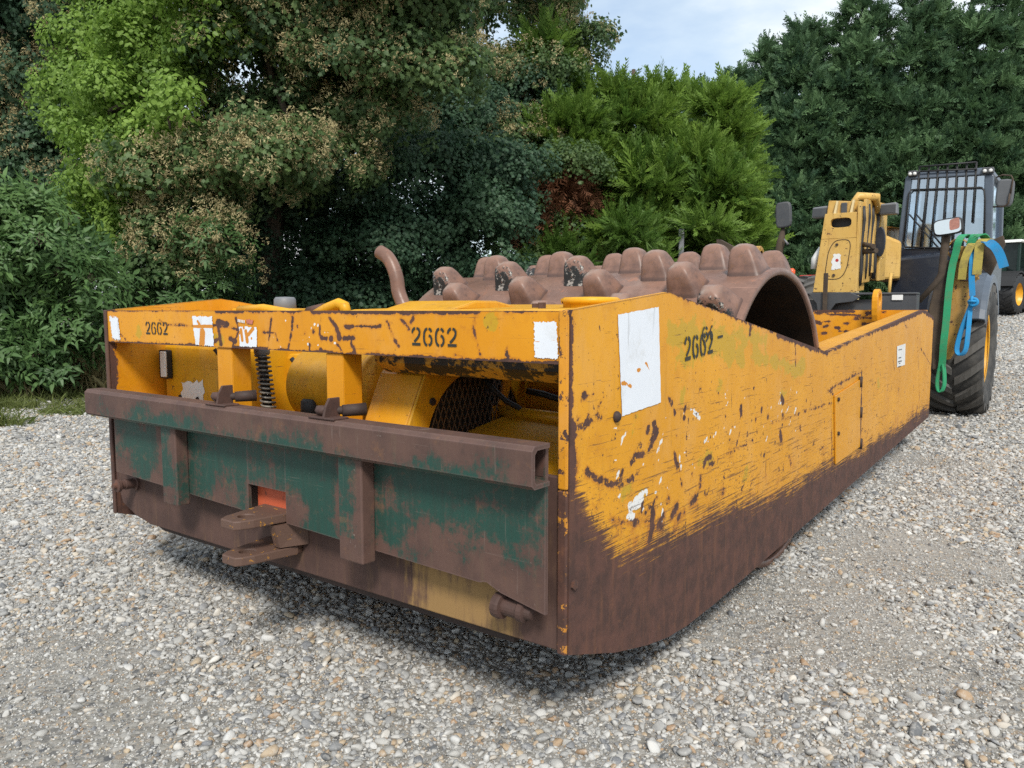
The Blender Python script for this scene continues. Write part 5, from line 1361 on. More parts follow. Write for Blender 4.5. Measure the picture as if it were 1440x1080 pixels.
# ------------------------------------------------ scattering of small pieces, as one object each
def scatter(name, P, rot, scl, pick, tint, sources, parent=None, kind='stuff', off=(0, 0, 0)):
    """small pieces (stones, leaves) set on given points with geometry nodes"""
    me = bpy.data.meshes.new(name)
    P = np.asarray(P, np.float32); n = len(P)
    me.vertices.add(n); me.vertices.foreach_set('co', (P - np.asarray(off, np.float32)).ravel())
    def at(nm, typ, vals, key):
        a = me.attributes.new(nm, typ, 'POINT'); a.data.foreach_set(key, np.asarray(vals).ravel())
    at('rot', 'FLOAT_VECTOR', np.asarray(rot, np.float32), 'vector')
    at('scl', 'FLOAT_VECTOR', np.asarray(scl, np.float32), 'vector')
    at('pick', 'INT', np.asarray(pick, np.int32), 'value')
    at('tint', 'FLOAT', np.asarray(tint, np.float32), 'value')
    ob = bpy.data.objects.new(name, me); COL.objects.link(ob)
    if parent is not None: ob.parent = parent
    if kind: ob['kind'] = kind
    for s_ in sources: me.materials.append(s_.data.materials[0]) if s_.data.materials[0].name not in [m_.name for m_ in me.materials] else None
    ng = bpy.data.node_groups.new(name, 'GeometryNodeTree')
    ng.interface.new_socket('Geometry', in_out='INPUT', socket_type='NodeSocketGeometry')
    ng.interface.new_socket('Geometry', in_out='OUTPUT', socket_type='NodeSocketGeometry')
    N = ng.nodes.new; Lk = ng.links.new
    gi, go = N('NodeGroupInput'), N('NodeGroupOutput')
    gti = N('GeometryNodeGeometryToInstance')
    for s_ in reversed(sources):
        oi = N('GeometryNodeObjectInfo'); oi.inputs['Object'].default_value = s_; oi.inputs['As Instance'].default_value = False
        Lk(oi.outputs['Geometry'], gti.inputs[0])
    def na(nm, typ):
        a = N('GeometryNodeInputNamedAttribute'); a.data_type = typ; a.inputs['Name'].default_value = nm; return a.outputs[0]
    iop = N('GeometryNodeInstanceOnPoints')
    Lk(gi.outputs[0], iop.inputs['Points']); Lk(gti.outputs[0], iop.inputs['Instance'])
    iop.inputs['Pick Instance'].default_value = True
    Lk(na('pick', 'INT'), iop.inputs['Instance Index'])
    e2r = N('FunctionNodeEulerToRotation'); Lk(na('rot', 'FLOAT_VECTOR'), e2r.inputs[0]); Lk(e2r.outputs[0], iop.inputs['Rotation'])
    Lk(na('scl', 'FLOAT_VECTOR'), iop.inputs['Scale'])
    Lk(iop.outputs[0], go.inputs[0])
    md = ob.modifiers.new('scatter', 'NODES'); md.node_group = ng
    return ob
def source(name, mb, mat):
    me = mb.mesh(name, mat, recalc=False)
    return bpy.data.objects.new(name, me)      # a shape to draw from; not part of the scene itself

# ------------------------------------------------ gravel
def t_stone():
    t = NT('pebble'); v = t.coord('Object')
    r_ = t.attr('tint', 'INSTANCER'); oi = t.n('ShaderNodeObjectInfo').outputs['Random']
    base = t.ramp(r_, [(0, (.10, .105, .11)), (.06, (.19, .195, .205)), (.18, (.265, .265, .26)), (.32, (.34, .335, .318)), (.52, (.41, .40, .375)), (.68, (.46, .45, .428)),
                       (.80, (.54, .535, .515)), (.87, (.42, .34, .24)), (.93, (.34, .22, .13)), (.97, (.42, .34, .23)), (1, (.68, .67, .64))])
    n = t.noise(v, 1.6, 5, .65); f = t.noise(v, 7, 5, .7)
    col = t.mix(t.math('MULTIPLY', t.step(n, .45, .7), .45), base, (.55, .53, .49))
    col = t.mix(t.math('MULTIPLY', t.step(f, .58, .72), .35), col, (.14, .13, .12))
    t.bsdf(col, .62, 0, t.bump(f, .25, .08), spec=.35); return t.m
stone_m = t_stone()
def stone(seed, sub=2, angular=.25):
    rn = np.random.default_rng(seed)
    bm = bmesh.new(); bmesh.ops.create_icosphere(bm, subdivisions=sub, radius=1)
    ks = rn.normal(size=(7, 3)); ph = rn.uniform(0, 6.28, 7); cut = [(Vector(rn.normal(size=3)).normalized(), rn.uniform(.45, .8)) for _ in range(5)]
    sx, sy, sz = rn.uniform(.8, 1.25), rn.uniform(.6, .95), rn.uniform(.42, .75)
    for vv in bm.verts:
        p = vv.co.copy()
        d = 1 + .16 * sum(math.sin(1.6 * p.dot(Vector(k)) + a) for k, a in zip(ks, ph)) / 2.2
        p *= d
        for nn, h in cut:
            q = p.dot(nn)
            if q > h: p -= nn * (q - h) * (.6 + angular)
        vv.co = Vector((p.x * sx, p.y * sy, p.z * sz))
    m = MB(); m.add([vv.co[:] for vv in bm.verts], [tuple(w.index for w in f.verts) for f in bm.faces], True); bm.free()
    return source('pebble', m, stone_m)
stones = [stone(k, 2, .15 + .35 * (k % 2 == 0)) for k in range(12)]
def gravel():
    P, S_, Rr, pk, ti = [], [], [], [], []
    def field(y0, y1, dens, r_med, sig, xm=.74, pad=.5, even=False):
        area = .5 * ((y1**2 - y0**2) * 2 * xm) + 2 * pad * (y1 - y0)
        n = int(area * dens)
        y = np.sqrt(rng.uniform(y0**2, y1**2, n)); x = rng.uniform(-1, 1, n) * (xm * y + pad)
        # bare sandy patches have fewer stones
        bare = np.sin(x * 1.7 + 1.3 * np.sin(y * 1.1)) * np.sin(y * 1.9 + 2.1 * np.sin(x * .7 + 1)) + .5 * np.sin(x * 4.1 + y * 3.3)
        keep = even | (rng.uniform(0, 1, n) < np.clip(1.1 - 1.5 * np.clip(bare + .35 * (x > .6) * (y < 4.5) - .25, 0, 1), .10, 1))
        x, y = x[keep], y[keep]; n = len(x)
        lx = (x - PX) * CT - (y - PY) * ST; ly = (x - PX) * ST + (y - PY) * CT
        s = np.clip(np.exp(rng.normal(math.log(r_med), sig, n)), r_med * .45, r_med * 3.0)
        z = ground_z(x, y) + s * rng.uniform(-.22, .36, n)
        P.append(np.c_[x, y, z]); S_.append(np.repeat(s[:, None], 3, 1) * rng.uniform(.8, 1.2, (n, 3)) * np.array([1, 1, .95]))
        Rr.append(np.c_[rng.normal(0, .35, n), rng.normal(0, .35, n), rng.uniform(0, 6.28, n)])
        pk.append(rng.integers(0, 12, n)); ti.append(rng.uniform(0, 1, n))
    field(1.75, 3.4, 5600, .0078, .50)
    field(3.4, 6.2, 3400, .0094, .46)
    field(6.2, 11.0, 1600, .0128, .4)
    field(11.0, 18.0, 260, .022, .3, pad=0)
    sm = [stone(40 + k, 1, .3) for k in range(5)]; stones.extend(sm)
    n0 = len(P)
    field(1.75, 3.6, 8500, .0042, .35, even=True); field(3.6, 6.5, 3600, .0056, .35, even=True)
    for q in range(n0, len(P)): pk[q] = rng.integers(12, 17, len(P[q]))
    field(18.0, 30.5, 70, .034, .3, pad=0, even=True); field(11.0, 18.0, 260, .018, .35, pad=0, even=True)
    ob = scatter('gravel', np.vstack(P), np.vstack(Rr), np.vstack(S_), np.concatenate(pk), np.concatenate(ti), stones)
    print('stones', sum(map(len, P)))
    ob['label'] = 'loose grey and white flint gravel spread over the yard'
gravel()

# ================================================================== foliage
def t_leaf(name, dark, light, back, transl=.35, rough=.5, spec=.35):
    t = NT(name)
    tn = t.attr('tint', 'INSTANCER'); v = t.coord('Object')
    col = t.mix(tn, dark, light)
    col = t.mix(t.math('MULTIPLY', t.noise(v, 9, 3, .6), .5), col, back)
    b = t.n('ShaderNodeBsdfPrincipled'); t.put(b.inputs['Base Color'], col); b.inputs['Roughness'].default_value = rough
    b.inputs['Specular IOR Level'].default_value = spec
    tr = t.n('ShaderNodeBsdfTranslucent'); t.put(tr.inputs[0], col)
    mx = t.n('ShaderNodeMixShader'); mx.inputs[0].default_value = transl
    t.link(b.outputs[0], mx.inputs[1]); t.link(tr.outputs[0], mx.inputs[2]); t.link(mx.outputs[0], t.out.inputs[0])
    return t.m
LM = {
 'sycamore': t_leaf('sycamore_leaf', (.058, .115, .050), (.165, .245, .075), (.10, .17, .07), .45),
 'dark': t_leaf('dark_leaf', (.038, .086, .052), (.105, .185, .088), (.064, .126, .07), .42),
 'lime': t_leaf('bright_leaf', (.12, .22, .038), (.31, .46, .09), (.21, .335, .06), .48),
 'keys': t_leaf('seed_keys', (.40, .33, .17), (.62, .54, .30), (.52, .43, .22), .4, .7),
 'conifer': t_leaf('dark_conifer', (.038, .088, .048), (.14, .24, .10), (.075, .145, .068), .28, .6),
 'golden': t_leaf('bright_conifer', (.07, .145, .024), (.26, .395, .062), (.135, .235, .038), .4, .6),
 'dead': t_leaf('dead_conifer', (.10, .038, .018), (.20, .085, .04), (.14, .06, .03), .15, .7),
 'elder': t_leaf('elder_leaf', (.052, .115, .038), (.145, .25, .078), (.095, .18, .062), .35, .45),
 'grass': t_leaf('weed', (.10, .14, .035), (.22, .24, .08), (.15, .19, .05), .35),
 'straw': t_leaf('dry_grass', (.22, .19, .09), (.36, .31, .16), (.3, .24, .12), .3),
}
bark = metal_rust('bark', (.085, .065, .047), (.05, .04, .03), (.12, .095, .07), rough=.9, scale=9, bump=.6, streak=.4)
def leaf_poly(kind):
    if kind == 'lobed':
        return [(0, 0), (.30, .10), (.50, .36), (.30, .42), (.46, .74), (.18, .66), (0, 1), (-.18, .66), (-.46, .74), (-.30, .42), (-.50, .36), (-.30, .10)]
    if kind == 'oval':
        return [(0, 0), (.26, .22), (.34, .5), (.2, .8), (0, 1), (-.2, .8), (-.34, .5), (-.26, .22)]
    if kind == 'lance':
        return [(0, 0), (.15, .25), (.17, .5), (.08, .8), (0, 1), (-.08, .8), (-.17, .5), (-.15, .25)]
    if kind == 'key':
        return [(0, 0), (.16, .2), (.22, .7), (.05, 1), (-.1, .9), (-.12, .3)]
def put_leaf(m, base, d, up, size, kind, fold=.18, droop=.25):
    d = Vector(d).normalized(); up = Vector(up); w = d.cross(up)
    if w.length < 1e-4: w = d.orthogonal()
    w.normalize(); nn = w.cross(d)
    vs_ = []
    for u, l in leaf_poly(kind):
        vs_.append(Vector(base) + d * l * size + w * u * size + nn * (abs(u) * fold * size - droop * l * l * size))
    m.add(vs_, [tuple(range(len(vs_)))])
def rv(rn): return Vector((rn.gauss(0, 1), rn.gauss(0, 1), rn.gauss(0, 1))).normalized()
def leaf_cluster(seed, kind, n, rad, size, mat, flat=.6, name='leaf_cluster'):
    rn = random.Random(seed); m = MB()
    for _ in range(n):
        p = rv(rn) * rad * rn.uniform(.2, 1) ** .6; p.z *= flat
        d = (Vector((p.x, p.y, 0)).normalized() if p.xy.length > 0 else Vector((1, 0, 0))) + Vector((rn.gauss(0, .5), rn.gauss(0, .5), rn.gauss(-.25, .35)))
        put_leaf(m, p, d, Vector((rn.gauss(0, .35), rn.gauss(0, .35), 1)), size * rn.uniform(.65, 1.2), kind)
    return source(name, m, mat)
def key_cluster(seed, mat):
    rn = random.Random(seed); m = MB()
    for _ in range(11):
        c = rv(rn) * .21; c.z *= .6
        for _ in range(14):
            p = c + rv(rn) * .05
            put_leaf(m, p, Vector((rn.gauss(0, .6), rn.gauss(0, .6), -.6)), rv(rn), rn.uniform(.026, .042), 'key')
    return source('key_cluster', m, mat)
def conifer_cluster(seed, mat, n=9, ln=.34, lift=.35, fine=1.0, wid=.05, ang=.75, spread=.75, name='spray_cluster'):
    """feathery sprays fanning out along +z"""
    rn = random.Random(seed); m = MB()
    for _ in range(n):
        d = Vector((rn.gauss(0, spread), rn.gauss(0, spread), rn.uniform(.5, 1))).normalized()
        side = d.cross(rv(rn)).normalized(); nn = side.cross(d)
        L_ = ln * rn.uniform(.7, 1.3); k = int(7 * fine)
        p0 = rv(rn) * .06
        for q in range(k):
            s_ = (q + .6) / k; p = p0 + d * L_ * s_ + nn * .10 * L_ * s_ * s_
            w = L_ * .42 * (1 - s_ * .75)
            for sg in (1, -1):
                dd = (d * (1.5 - ang) + side * sg * ang + nn * rn.gauss(0, .25)).normalized()
                t_ = dd.cross(nn).normalized() * wid * L_
                tip = p + dd * w
                m.add([p - t_, p + t_, p + dd * w * .6 + t_ * .9, tip, p + dd * w * .6 - t_ * .9], [(0, 1, 2, 3, 4)])
        m.add([p0 - side * .006, p0 + side * .006, p0 + d * L_ * 1.12], [(0, 1, 2)])
    return source(name, m, mat)
def elder_cluster(seed, mat):
    rn = random.Random(seed); m = MB()
    for _ in range(7):
        d = Vector((rn.gauss(0, 1), rn.gauss(0, 1), rn.uniform(-.1, .7))).normalized(); p0 = rv(rn) * .05
        side = d.cross(Vector((0, 0, 1))).normalized()
        for q in range(3):
            p = p0 + d * (.07 + .065 * q) + Vector((0, 0, -.012 * q * q))
            for sg in (1, -1):
                put_leaf(m, p, d * .55 + side * sg, Vector((rn.gauss(0, .2), rn.gauss(0, .2), 1)), rn.uniform(.07, .10), 'lance', .12, .3)
        put_leaf(m, p0 + d * .23, d, Vector((0, 0, 1)), .12, 'lance', .12, .35)
    return source('elder_cluster', m, mat)
def grass_tuft(seed, mat, n=26, h=.3, spread=.5):
    rn = random.Random(seed); m = MB()
    for _ in range(n):
        b = Vector((rn.gauss(0, .06), rn.gauss(0, .06), 0)); d = Vector((rn.gauss(0, spread), rn.gauss(0, spread), 1)).normalized()
        s_ = d.cross(rv(rn)).normalized() * .006; L_ = h * rn.uniform(.5, 1.2)
        mid = b + d * L_ * .55; tip = b + d * L_ + Vector((d.x, d.y, -.3)) * L_ * .3
        m.add([b - s_, b + s_, mid + s_ * .8, tip, mid - s_ * .8], [(0, 1, 2, 3, 4)])
    return source('grass_tuft', m, mat)
SRC = {}
def berry_cluster(seed):
    rn = random.Random(seed); m = MB()
    for _ in range(40):
        p = Vector((rn.gauss(0, .045), rn.gauss(0, .045), rn.gauss(0, .025))); r_ = .006
        m.add([p + Vector(q) * r_ for q in ((1,0,0),(-1,0,0),(0,1,0),(0,-1,0),(0,0,1),(0,0,-1))], [(0,2,4),(2,1,4),(1,3,4),(3,0,4),(2,0,5),(1,2,5),(3,1,5),(0,3,5)], True)
    for _ in range(8):
        p = Vector((rn.gauss(0, .05), rn.gauss(0, .05), 0)); m.add([(0, 0, .08), (.003, 0, .08), tuple(p)], [(0, 1, 2)])
    return source('berry_cluster', m, plain('dark_red_berries', (.055, .016, .022), .4))
SRC['berries'] = [berry_cluster(i) for i in range(2)]
for k, kd, n, rad, sz in [('sycamore', 'lobed', 66, .29, .072), ('dark', 'lobed', 60, .29, .07), ('lime', 'oval', 72, .28, .068)]:
    SRC[k] = [leaf_cluster(i * 7 + 1, kd, n, rad, sz, LM[k]) for i in range(4)]
SRC['keys'] = [key_cluster(i, LM['keys']) for i in range(3)]
SRC['conifer'] = [conifer_cluster(i + 20, LM['conifer'], 11, .32, .35, 1.1, .036, .62, .6) for i in range(4)]
SRC['golden'] = [conifer_cluster(i + 40, LM['golden'], 11, .46, .5, 1.3, .024, .5, .45) for i in range(4)]
SRC['dead'] = [conifer_cluster(i + 60, LM['dead'], 7, .34, .2, .8, .03) for i in range(3)]
SRC['elder'] = [elder_cluster(i + 80, LM['elder']) for i in range(4)]

def align(nrm, spin):
    """euler angles that turn +z onto each normal, with a random spin about it"""
    out = np.zeros((len(nrm), 3))
    x, y, z = nrm.T
    # R = Rz(yaw) Ry(pitch) Rz(spin); spin is folded in by choosing an XYZ euler from the matrix
    ya = np.arctan2(y, x); pi_ = np.arccos(np.clip(z, -1, 1))
    cy_, sy_, cp_, sp_, cs_, ss_ = np.cos(ya), np.sin(ya), np.cos(pi_), np.sin(pi_), np.cos(spin), np.sin(spin)
    r00 = cy_*cp_*cs_ - sy_*ss_; r10 = sy_*cp_*cs_ + cy_*ss_; r20 = -sp_*cs_
    r21 = sp_*ss_; r22 = cp_
    out[:, 1] = np.arcsin(np.clip(-r20, -1, 1)); out[:, 0] = np.arctan2(r21, r22); out[:, 2] = np.arctan2(r10, r00)
    return out

def tree(name, label, base, lobes, kinds, group=None, cat='tree', trunk=None, dens=11, up_bias=.25, jitter=.3, keys=None, berries=0, size=1.0, limbs=5, sprout=0, tintv=(.5, .28)):
    """trunk with limbs, and a crown of leaf clusters spread over boughs (lobes: centre, radii)"""
    bx, by = base; bz = float(ground_z(bx, by))
    root = thing(name, label, cat, (bx, by, bz), 0, (bx, by, bz), group)
    rn = random.Random(hash(label) % 1000 if False else sum(map(ord, label)))
    g = np.random.default_rng(sum(map(ord, label)))
    if trunk:
        h, r0 = trunk
        m = MB(); pts = [(bx, by, bz - .1)]
        for k in range(1, 7): pts.append((bx + rn.gauss(0, .05) * k, by + rn.gauss(0, .05) * k, bz + h * k / 6))
        m.tube(pts, [r0 * (1.25 if k == 0 else 1 - .11 * k) for k in range(7)], 10)
        for _ in range(limbs):
            c, rad = rn.choice(lobes)
            k = rn.randint(2, 5); p = Vector(pts[k]); q = Vector(c) + rv(rn) * .3
            mid = p.lerp(q, .5) + Vector((rn.gauss(0, .15), rn.gauss(0, .15), .12 * (q - p).length))
            m.tube([p, p.lerp(mid, .55) + Vector((0, 0, .05)), mid, q], [r0 * .5, r0 * .4, r0 * .3, r0 * .1], 7)
        m.build('trunk', bark, root)
    P, Nn, T = [], [], []
    centre = np.mean([c for c, r_ in lobes], axis=0)
    for c, rad in lobes:
        rad = np.asarray(rad if hasattr(rad, '__len__') else (rad, rad, rad * .8), float)
        a = 4 * math.pi * (np.mean(rad)) ** 2
        n = int(a * dens)
        d = g.normal(size=(n, 3)); d /= np.linalg.norm(d, axis=1)[:, None]
        keep = (d[:, 2] > -.55 + .4 * g.uniform(size=n)) & (d[:, 1] < .55 + .4 * g.uniform(size=n))
        d = d[keep]; n = len(d)
        rr_ = 1 - np.abs(g.normal(0, jitter, n)); rr_ = np.clip(rr_, .1, 1.15)
        wob = 1 + .16 * np.sin(d[:, 0] * 5 + c[0] * 3) * np.sin(d[:, 2] * 5 + c[1]) + .1 * np.sin(d[:, 1] * 9 + d[:, 2] * 7 + c[2])
        p = np.asarray(c) + d * rad * (rr_ * wob)[:, None]
        gz = ground_z(p[:, 0], p[:, 1])
        ok = p[:, 2] > gz + .06
        P.append(p[ok]); nn = d[ok] + np.array([0, 0, up_bias]) + g.normal(0, .3, (ok.sum(), 3)); Nn.append(nn / np.linalg.norm(nn, axis=1)[:, None])
        T.append(np.clip(g.normal(tintv[0], tintv[1]) * .35 + g.normal(tintv[0], tintv[1], ok.sum()) * .65, 0, 1))
    P, Nn, T = np.vstack(P), np.vstack(Nn), np.concatenate(T)
    n = len(P); src = SRC[kinds]
    sc = (size * g.uniform(.75, 1.3, n))[:, None] * np.ones((1, 3))
    scatter('crown', P, align(Nn, g.uniform(0, 6.28, n)), sc, g.integers(0, len(src), n), T, src, root, off=(bx, by, bz))
    if keys:
        amt, zmin = keys
        sel = (Nn[:, 2] > -.15) & (Nn[:, 1] < .35) & (P[:, 2] > zmin) & (np.sin(P[:, 0] * 1.9 + P[:, 2] * 1.3) + np.sin(P[:, 2] * 2.3 - P[:, 0] * .9 + P[:, 1]) + g.normal(0, .6, n) > .8 - 2 * amt)
        Q = P[sel] + Nn[sel] * .12; k = len(Q)
        if k:
            scatter('seed_clusters', Q, align(Nn[sel], g.uniform(0, 6.28, k)), g.uniform(.85, 1.35, (k, 1)) * np.ones((1, 3)), g.integers(0, 3, k), g.uniform(0, 1, k), SRC['keys'], root, off=(bx, by, bz))
    if berries:
        j = np.nonzero((Nn[:, 1] < -.2) & (Nn[:, 2] < .7))[0]; j = g.choice(j, berries, replace=False); Q = P[j] + Nn[j] * .1
        scatter('berry_clusters', Q, np.zeros((berries, 3)), g.uniform(.8, 1.3, (berries, 1)) * np.ones((1, 3)), g.integers(0, 2, berries), g.uniform(0, 1, berries), SRC['berries'], root, off=(bx, by, bz))
    return root

def AT(px, py, Y):
    """point at depth Y along the ray of a place of the photograph"""
    a, b = (px - 720) / 1086, (540 - py) / 1086
    k = Y / (math.cos(PITCH) + b * math.sin(PITCH))
    return (a * k, Y, CAMZ + k * (-math.sin(PITCH) + b * math.cos(PITCH)))
def boughs(spots, seed, yj=.8):
    """[(px, py, Y, radius)] -> lobes with some depth variation"""
    rn = random.Random(seed); out = []
    for px_, py_, Y, r_ in spots:
        out.append((AT(px_, py_, Y + rn.uniform(-yj, yj) * .5), (r_ * rn.uniform(.95, 1.2), r_ * rn.uniform(.85, 1.1), r_ * rn.uniform(.62, .85))))
    return out
def fill(x0, x1, y0, y1, Y, r_, step, seed, jig=.35, shape=None):
    rn = random.Random(seed); out = []
    nx = max(1, int(round((x1 - x0) / step))); ny = max(1, int(round((y1 - y0) / step)))
    for i in range(nx + 1):
        for j in range(ny + 1):
            px_ = x0 + (x1 - x0) * i / nx + rn.gauss(0, jig * step * .5); py_ = y0 + (y1 - y0) * j / ny + rn.gauss(0, jig * step * .5)
            if shape and not shape(px_, py_): continue
            out.append((px_, py_, Y + rn.uniform(-.7, .7), r_ * rn.uniform(.75, 1.25)))
    return out

# left: dark sycamore behind, bright tree, the big seeding sycamores, the dark undergrowth
tree('sycamore_tree', 'dark green sycamore with a few brown tips at the far left behind the elder bush', (-9.4, 15.0),
     boughs(fill(-60, 150, -40, 330, 14.2, 1.1, 80, 1) + [(10, 60, 15, 1.2), (15, 130, 15, 1.2), (60, 20, 15, 1.2), (30, 200, 15, 1.1)], 1), 'dark', trunk=(6, .22), keys=(.42, 2.5), dens=10)
tree('broadleaf_tree', 'bright light green broadleaf tree between the dark sycamore and the brown seeding one', (-6.4, 13.0),
     boughs(fill(130, 330, -60, 330, 12.0, .64, 60, 2, shape=lambda x, y: x < 330 - max(0, y - 60) * .35 and x > 95 + abs(y - 190) * .12) + [(300, 15, 11.2, .5), (262, 70, 11.2, .5), (225, 120, 11.3, .5), (320, -30, 11.2, .5), (185, 60, 11.4, .5), (150, 130, 11.5, .5), (150, 210, 11.5, .45), (185, 255, 11.4, .4), (130, 275, 11.5, .4), (340, 30, 10.9, .5), (290, 60, 10.9, .45), (250, 150, 10.8, .4), (220, 20, 11, .5), (215, 190, 11, .4), (270, -20, 11, .5), (110, 180, 11.5, .4)], 2), 'lime', trunk=(6.5, .16), dens=13, size=.95, tintv=(.5, .35))
tree('sycamore_tree', 'big sycamore hung with pale brown seed keys above the left half of the roller', (-4.1, 13.4),
     boughs(fill(230, 600, -60, 250, 11.6, .92, 78, 3, shape=lambda x, y: x > 330 - y * .25 and y < 265 - max(0, x - 470) * .9) +
            [(210, 250, 10.9, .55), (240, 330, 10.9, .5), (265, 290, 11, .6), (235, 375, 11, .5), (300, 235, 11, .6), (380, 225, 10.9, .7), (450, 230, 11, .6)], 3),
     'sycamore', trunk=(7, .26), keys=(.85, 1.2), dens=12, limbs=7)
tree('sycamore_tree', 'tall sycamore with brown seed clusters and sky showing through, left of the open sky', (-1.4, 18.4),
     boughs(fill(500, 745, -60, 190, 17.2, 1.15, 78, 4) + [(790, 10, 17, .55), (800, 60, 17, .75), (830, 60, 17, .5), (820, 95, 17, .45), (775, 110, 17, .7), (650, 210, 16.6, .9), (720, 200, 16.5, .8), (600, 235, 16.6, .9), (690, 245, 16.6, .7)], 4),
     'sycamore', trunk=(8, .3), keys=(.85, 2.6), dens=9, limbs=7)
tree('shrub_thicket', 'deep green shaded thicket of leaves behind the front beam and the exhaust pipe', (-3.6, 14.2),
     boughs(fill(255, 700, 265, 450, 14.0, .85, 68, 5) + fill(330, 760, 170, 420, 16.6, 1.15, 110, 55), 5), 'dark', trunk=(3, .1), dens=13, cat='shrub', size=.95, tintv=(.35, .3))
tree('ivy_shrub', 'mixed yellowish green shrub under the sycamores, left of the dead brown branches', (-.4, 15.2),
     boughs(fill(690, 800, 240, 420, 15.4, .62, 52, 6), 6), 'sycamore', trunk=(2.4, .06), dens=11, cat='shrub', size=.8, tintv=(.7, .3))
tree('hazel_shrub', 'tangled shrub with drooping brown bits right of the elder bush at the yard edge', (-5.3, 11.6),
     boughs(fill(120, 290, 345, 520, 11.5, .5, 48, 7), 7), 'elder', trunk=(2, .06), dens=11, cat='shrub', size=.85, keys=(.12, .5), tintv=(.3, .25))
tree('elder_bush', 'elder bush with pointed green leaves and dark berries at the left edge', (-6.2, 9.9),
     boughs(fill(-70, 95, 310, 500, 9.5, .42, 46, 8, shape=lambda x, y: x < 120 - max(0, 350 - y) * .6) + [(95, 350, 9.3, .35), (120, 400, 9.4, .35), (100, 450, 9.3, .35), (70, 255, 9.4, .16), (66, 290, 9.4, .2), (10, 285, 9.4, .26), (75, 500, 9.2, .3)], 8),
     'elder', trunk=(2.2, .05), dens=22, berries=22, cat='bush', size=1.0, limbs=8, tintv=(.55, .35))
# middle: bright conifer with its dead skirt
tree('conifer_tree', 'bright yellowish green feathery conifer in the middle, below the open sky', (3.0, 17.8),
     boughs(fill(790, 1010, 130, 330, 17.0, .62, 46, 9, shape=lambda x, y: y > 158 + abs(x - 900) * .22) +
            [(1030, 190, 16.6, .4), (1040, 235, 16.6, .4), (1010, 160, 16.8, .4), (775, 110, 17.2, .36), (772, 75, 17.2, .26), (795, 150, 17.2, .45), (838, 140, 17.2, .3), (930, 142, 17, .26), (965, 150, 17, .26), (870, 138, 17, .22),
             (880, 350, 16.6, .5), (930, 360, 16.6, .5), (820, 340, 17, .5), (980, 350, 16.7, .5)], 9),
     'golden', trunk=(6, .14), dens=24, up_bias=.9, size=1.05, jitter=.22, tintv=(.45, .38))
tree('dead_branches', 'dead rust brown conifer branches hanging left of the bright conifer', (1.0, 16.4),
     boughs(fill(755, 815, 262, 372, 15.9, .42, 40, 10), 10), 'dead', trunk=(3, .07), dens=20, cat='dead branches', size=.95, up_bias=-.4)
tree('laurel_bush', 'low fresh green bush behind the drum pads, under the bright conifer', (2.6, 15.6),
     boughs(fill(800, 970, 330, 420, 15.5, .5, 46, 11), 11), 'golden', trunk=(1.5, .05), dens=18, cat='bush', size=.75, tintv=(.22, .25))
# right: the tall dark conifer row, running towards the camera
ROW = [(978, 128, 37), (1022, 98, 36), (1068, 64, 35), (1122, 28, 34), (1190, -25, 33.4), (1270, -70, 32.8), (1360, -95, 32.2), (1455, -110, 31.8)]
WHERE = ['farthest of the dark conifer row, beside the open sky', 'second of the dark conifer row from the open sky', 'third of the dark conifer row, its tip at the top edge',
         'dark conifer behind the left mirror arm of the telehandler', 'dark conifer behind the boom head of the telehandler', 'dark conifer behind the cab guard of the telehandler',
         'dark conifer behind the right mirror of the telehandler', 'nearest of the dark conifer row, at the right edge']
for i, (px_, top, Y) in enumerate(ROW):
    k = Y / 1086; bx_ = (px_ - 720) * k; gz_ = float(ground_z(bx_, Y)); ztop = AT(px_, top, Y)[2]; H = ztop - gz_
    rn = random.Random(100 + i); lobes = []
    for j in range(40):
        f = (j + .5) / 40; z = gz_ + .3 + (H - .5) * f
        rad = (1.0 - f) ** .65 * 2.5 + .12
        nn = 1 if f > .9 else (2 if f > .7 else 3)
        for _ in range(nn):
            a = rn.uniform(-2.9, -.25)
            r_ = (1.2 - .75 * f) * rn.uniform(.6, 1.2)
            lobes.append(((bx_ + math.cos(a) * rad * rn.uniform(.5, 1), Y + math.sin(a) * rad * rn.uniform(.4, 1) * .8, z + rn.gauss(0, .2)), (r_ * 1.05, r_ * .9, r_ * .62)))
    lobes.append(((bx_, Y, ztop - .35), (.16, .16, .5))); lobes.append(((bx_ + rn.gauss(0, .2), Y, ztop - .9), (.35, .35, .6)))
    tree('conifer_tree', WHERE[i], (bx_, Y), lobes, 'conifer', group='tall dark conifers in a row', trunk=(H * .9, .2), dens=5.0, up_bias=.6, size=1.75, jitter=.22, limbs=0, tintv=(.55, .42))
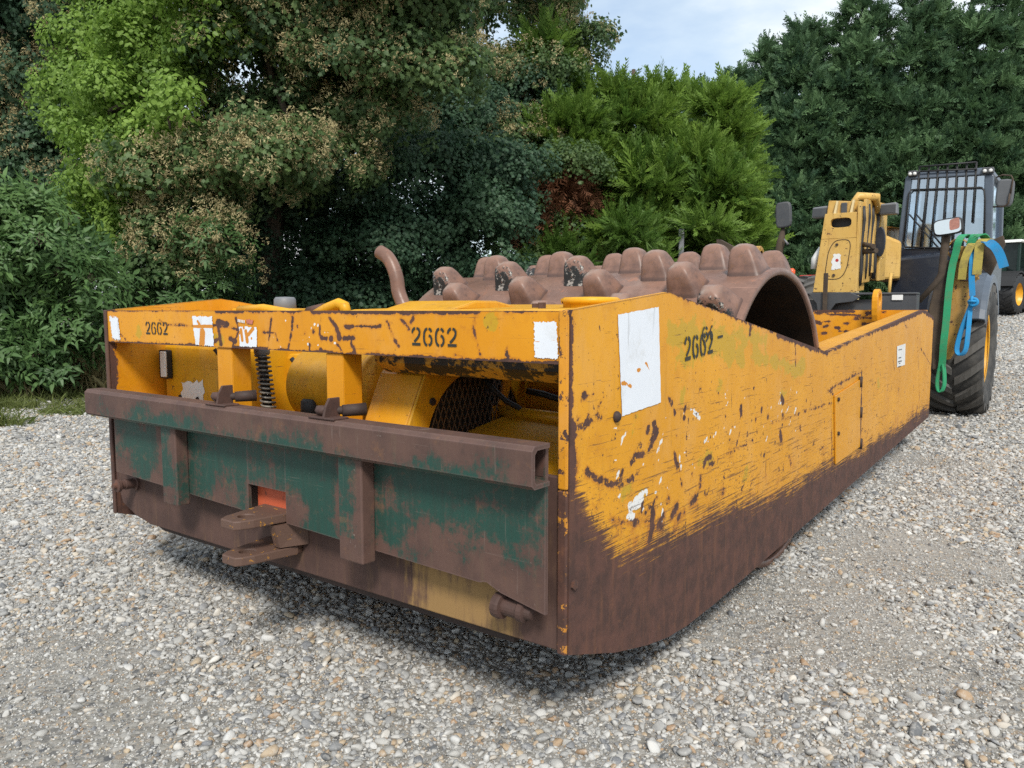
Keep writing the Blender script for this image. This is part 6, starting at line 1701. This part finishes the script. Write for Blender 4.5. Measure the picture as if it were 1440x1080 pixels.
tree('hedge_shrub', 'pale green shrub with gaps behind the tractor at the right edge', (25, 36), boughs(fill(1395, 1475, 250, 440, 35.5, 1.0, 40, 13), 13), 'lime', trunk=(4, .1), dens=5, cat='shrub', size=1.6, tintv=(.2, .25))
# grass and weeds along the yard edge
gsrc = [grass_tuft(i, LM['grass']) for i in range(3)]; ssrc = [grass_tuft(i + 9, LM['straw'], 30, .45, .3) for i in range(3)]
def weeds(name, label, src, spots, n, sc, seed):
    g = np.random.default_rng(seed); c = np.array(spots)[g.integers(0, len(spots), n)]
    p = c[:, :2] + g.normal(0, 1, (n, 2)) * c[:, 2:4]
    P = np.c_[p, ground_z(p[:, 0], p[:, 1]) - .01]
    o = scatter(name, P, np.c_[g.normal(0, .15, (n, 2)), g.uniform(0, 6.28, n)], (sc * g.uniform(.5, 1.3, n))[:, None] * np.ones((1, 3)), g.integers(0, 3, n), g.uniform(0, 1, n), src)
    o['label'] = label
weeds('weeds', 'low green weeds creeping onto the gravel below the elder bush', gsrc, [(-6.0, 9.2, .5, .25), (-5.4, 9.4, .3, .2), (-4.9, 9.7, .3, .2), (-5.6, 8.5, .25, .1), (-6.6, 9.3, .5, .2), (-4.6, 8.7, .2, .08), (-5.0, 7.4, .15, .06)], 260, .55, 3)
weeds('weeds', 'scattered yellowish weeds on the gravel between the bush and the roller', [grass_tuft(i + 30, LM['grass'], 16, .14, .8) for i in range(3)], [(-5.2, 9.0, .8, .35), (-4.6, 8.2, .3, .12), (-5.9, 8.3, .4, .15), (-4.4, 9.4, .4, .3)], 240, .8, 6)
weeds('dry_grass', 'dry straw coloured grass standing at the foot of the elder bush', ssrc, [(-6.2, 9.6, .5, .15), (-5.5, 9.8, .4, .15), (-5.0, 10.3, .4, .2)], 150, 1.3, 4)
def clods():
    pass
gp = thing('fence_post', 'grey metal post standing behind the drum under the bright conifer', 'post', (AT(958, 330, 15.0)[0], 15.0, float(ground_z(0, 15.0))), 0)
MB().box((-.05, -.04, -.2), (.05, .04, AT(958, 322, 15.0)[2] - float(ground_z(0, 15.0)))).build('post', M['lightgrey'], gp, .01)
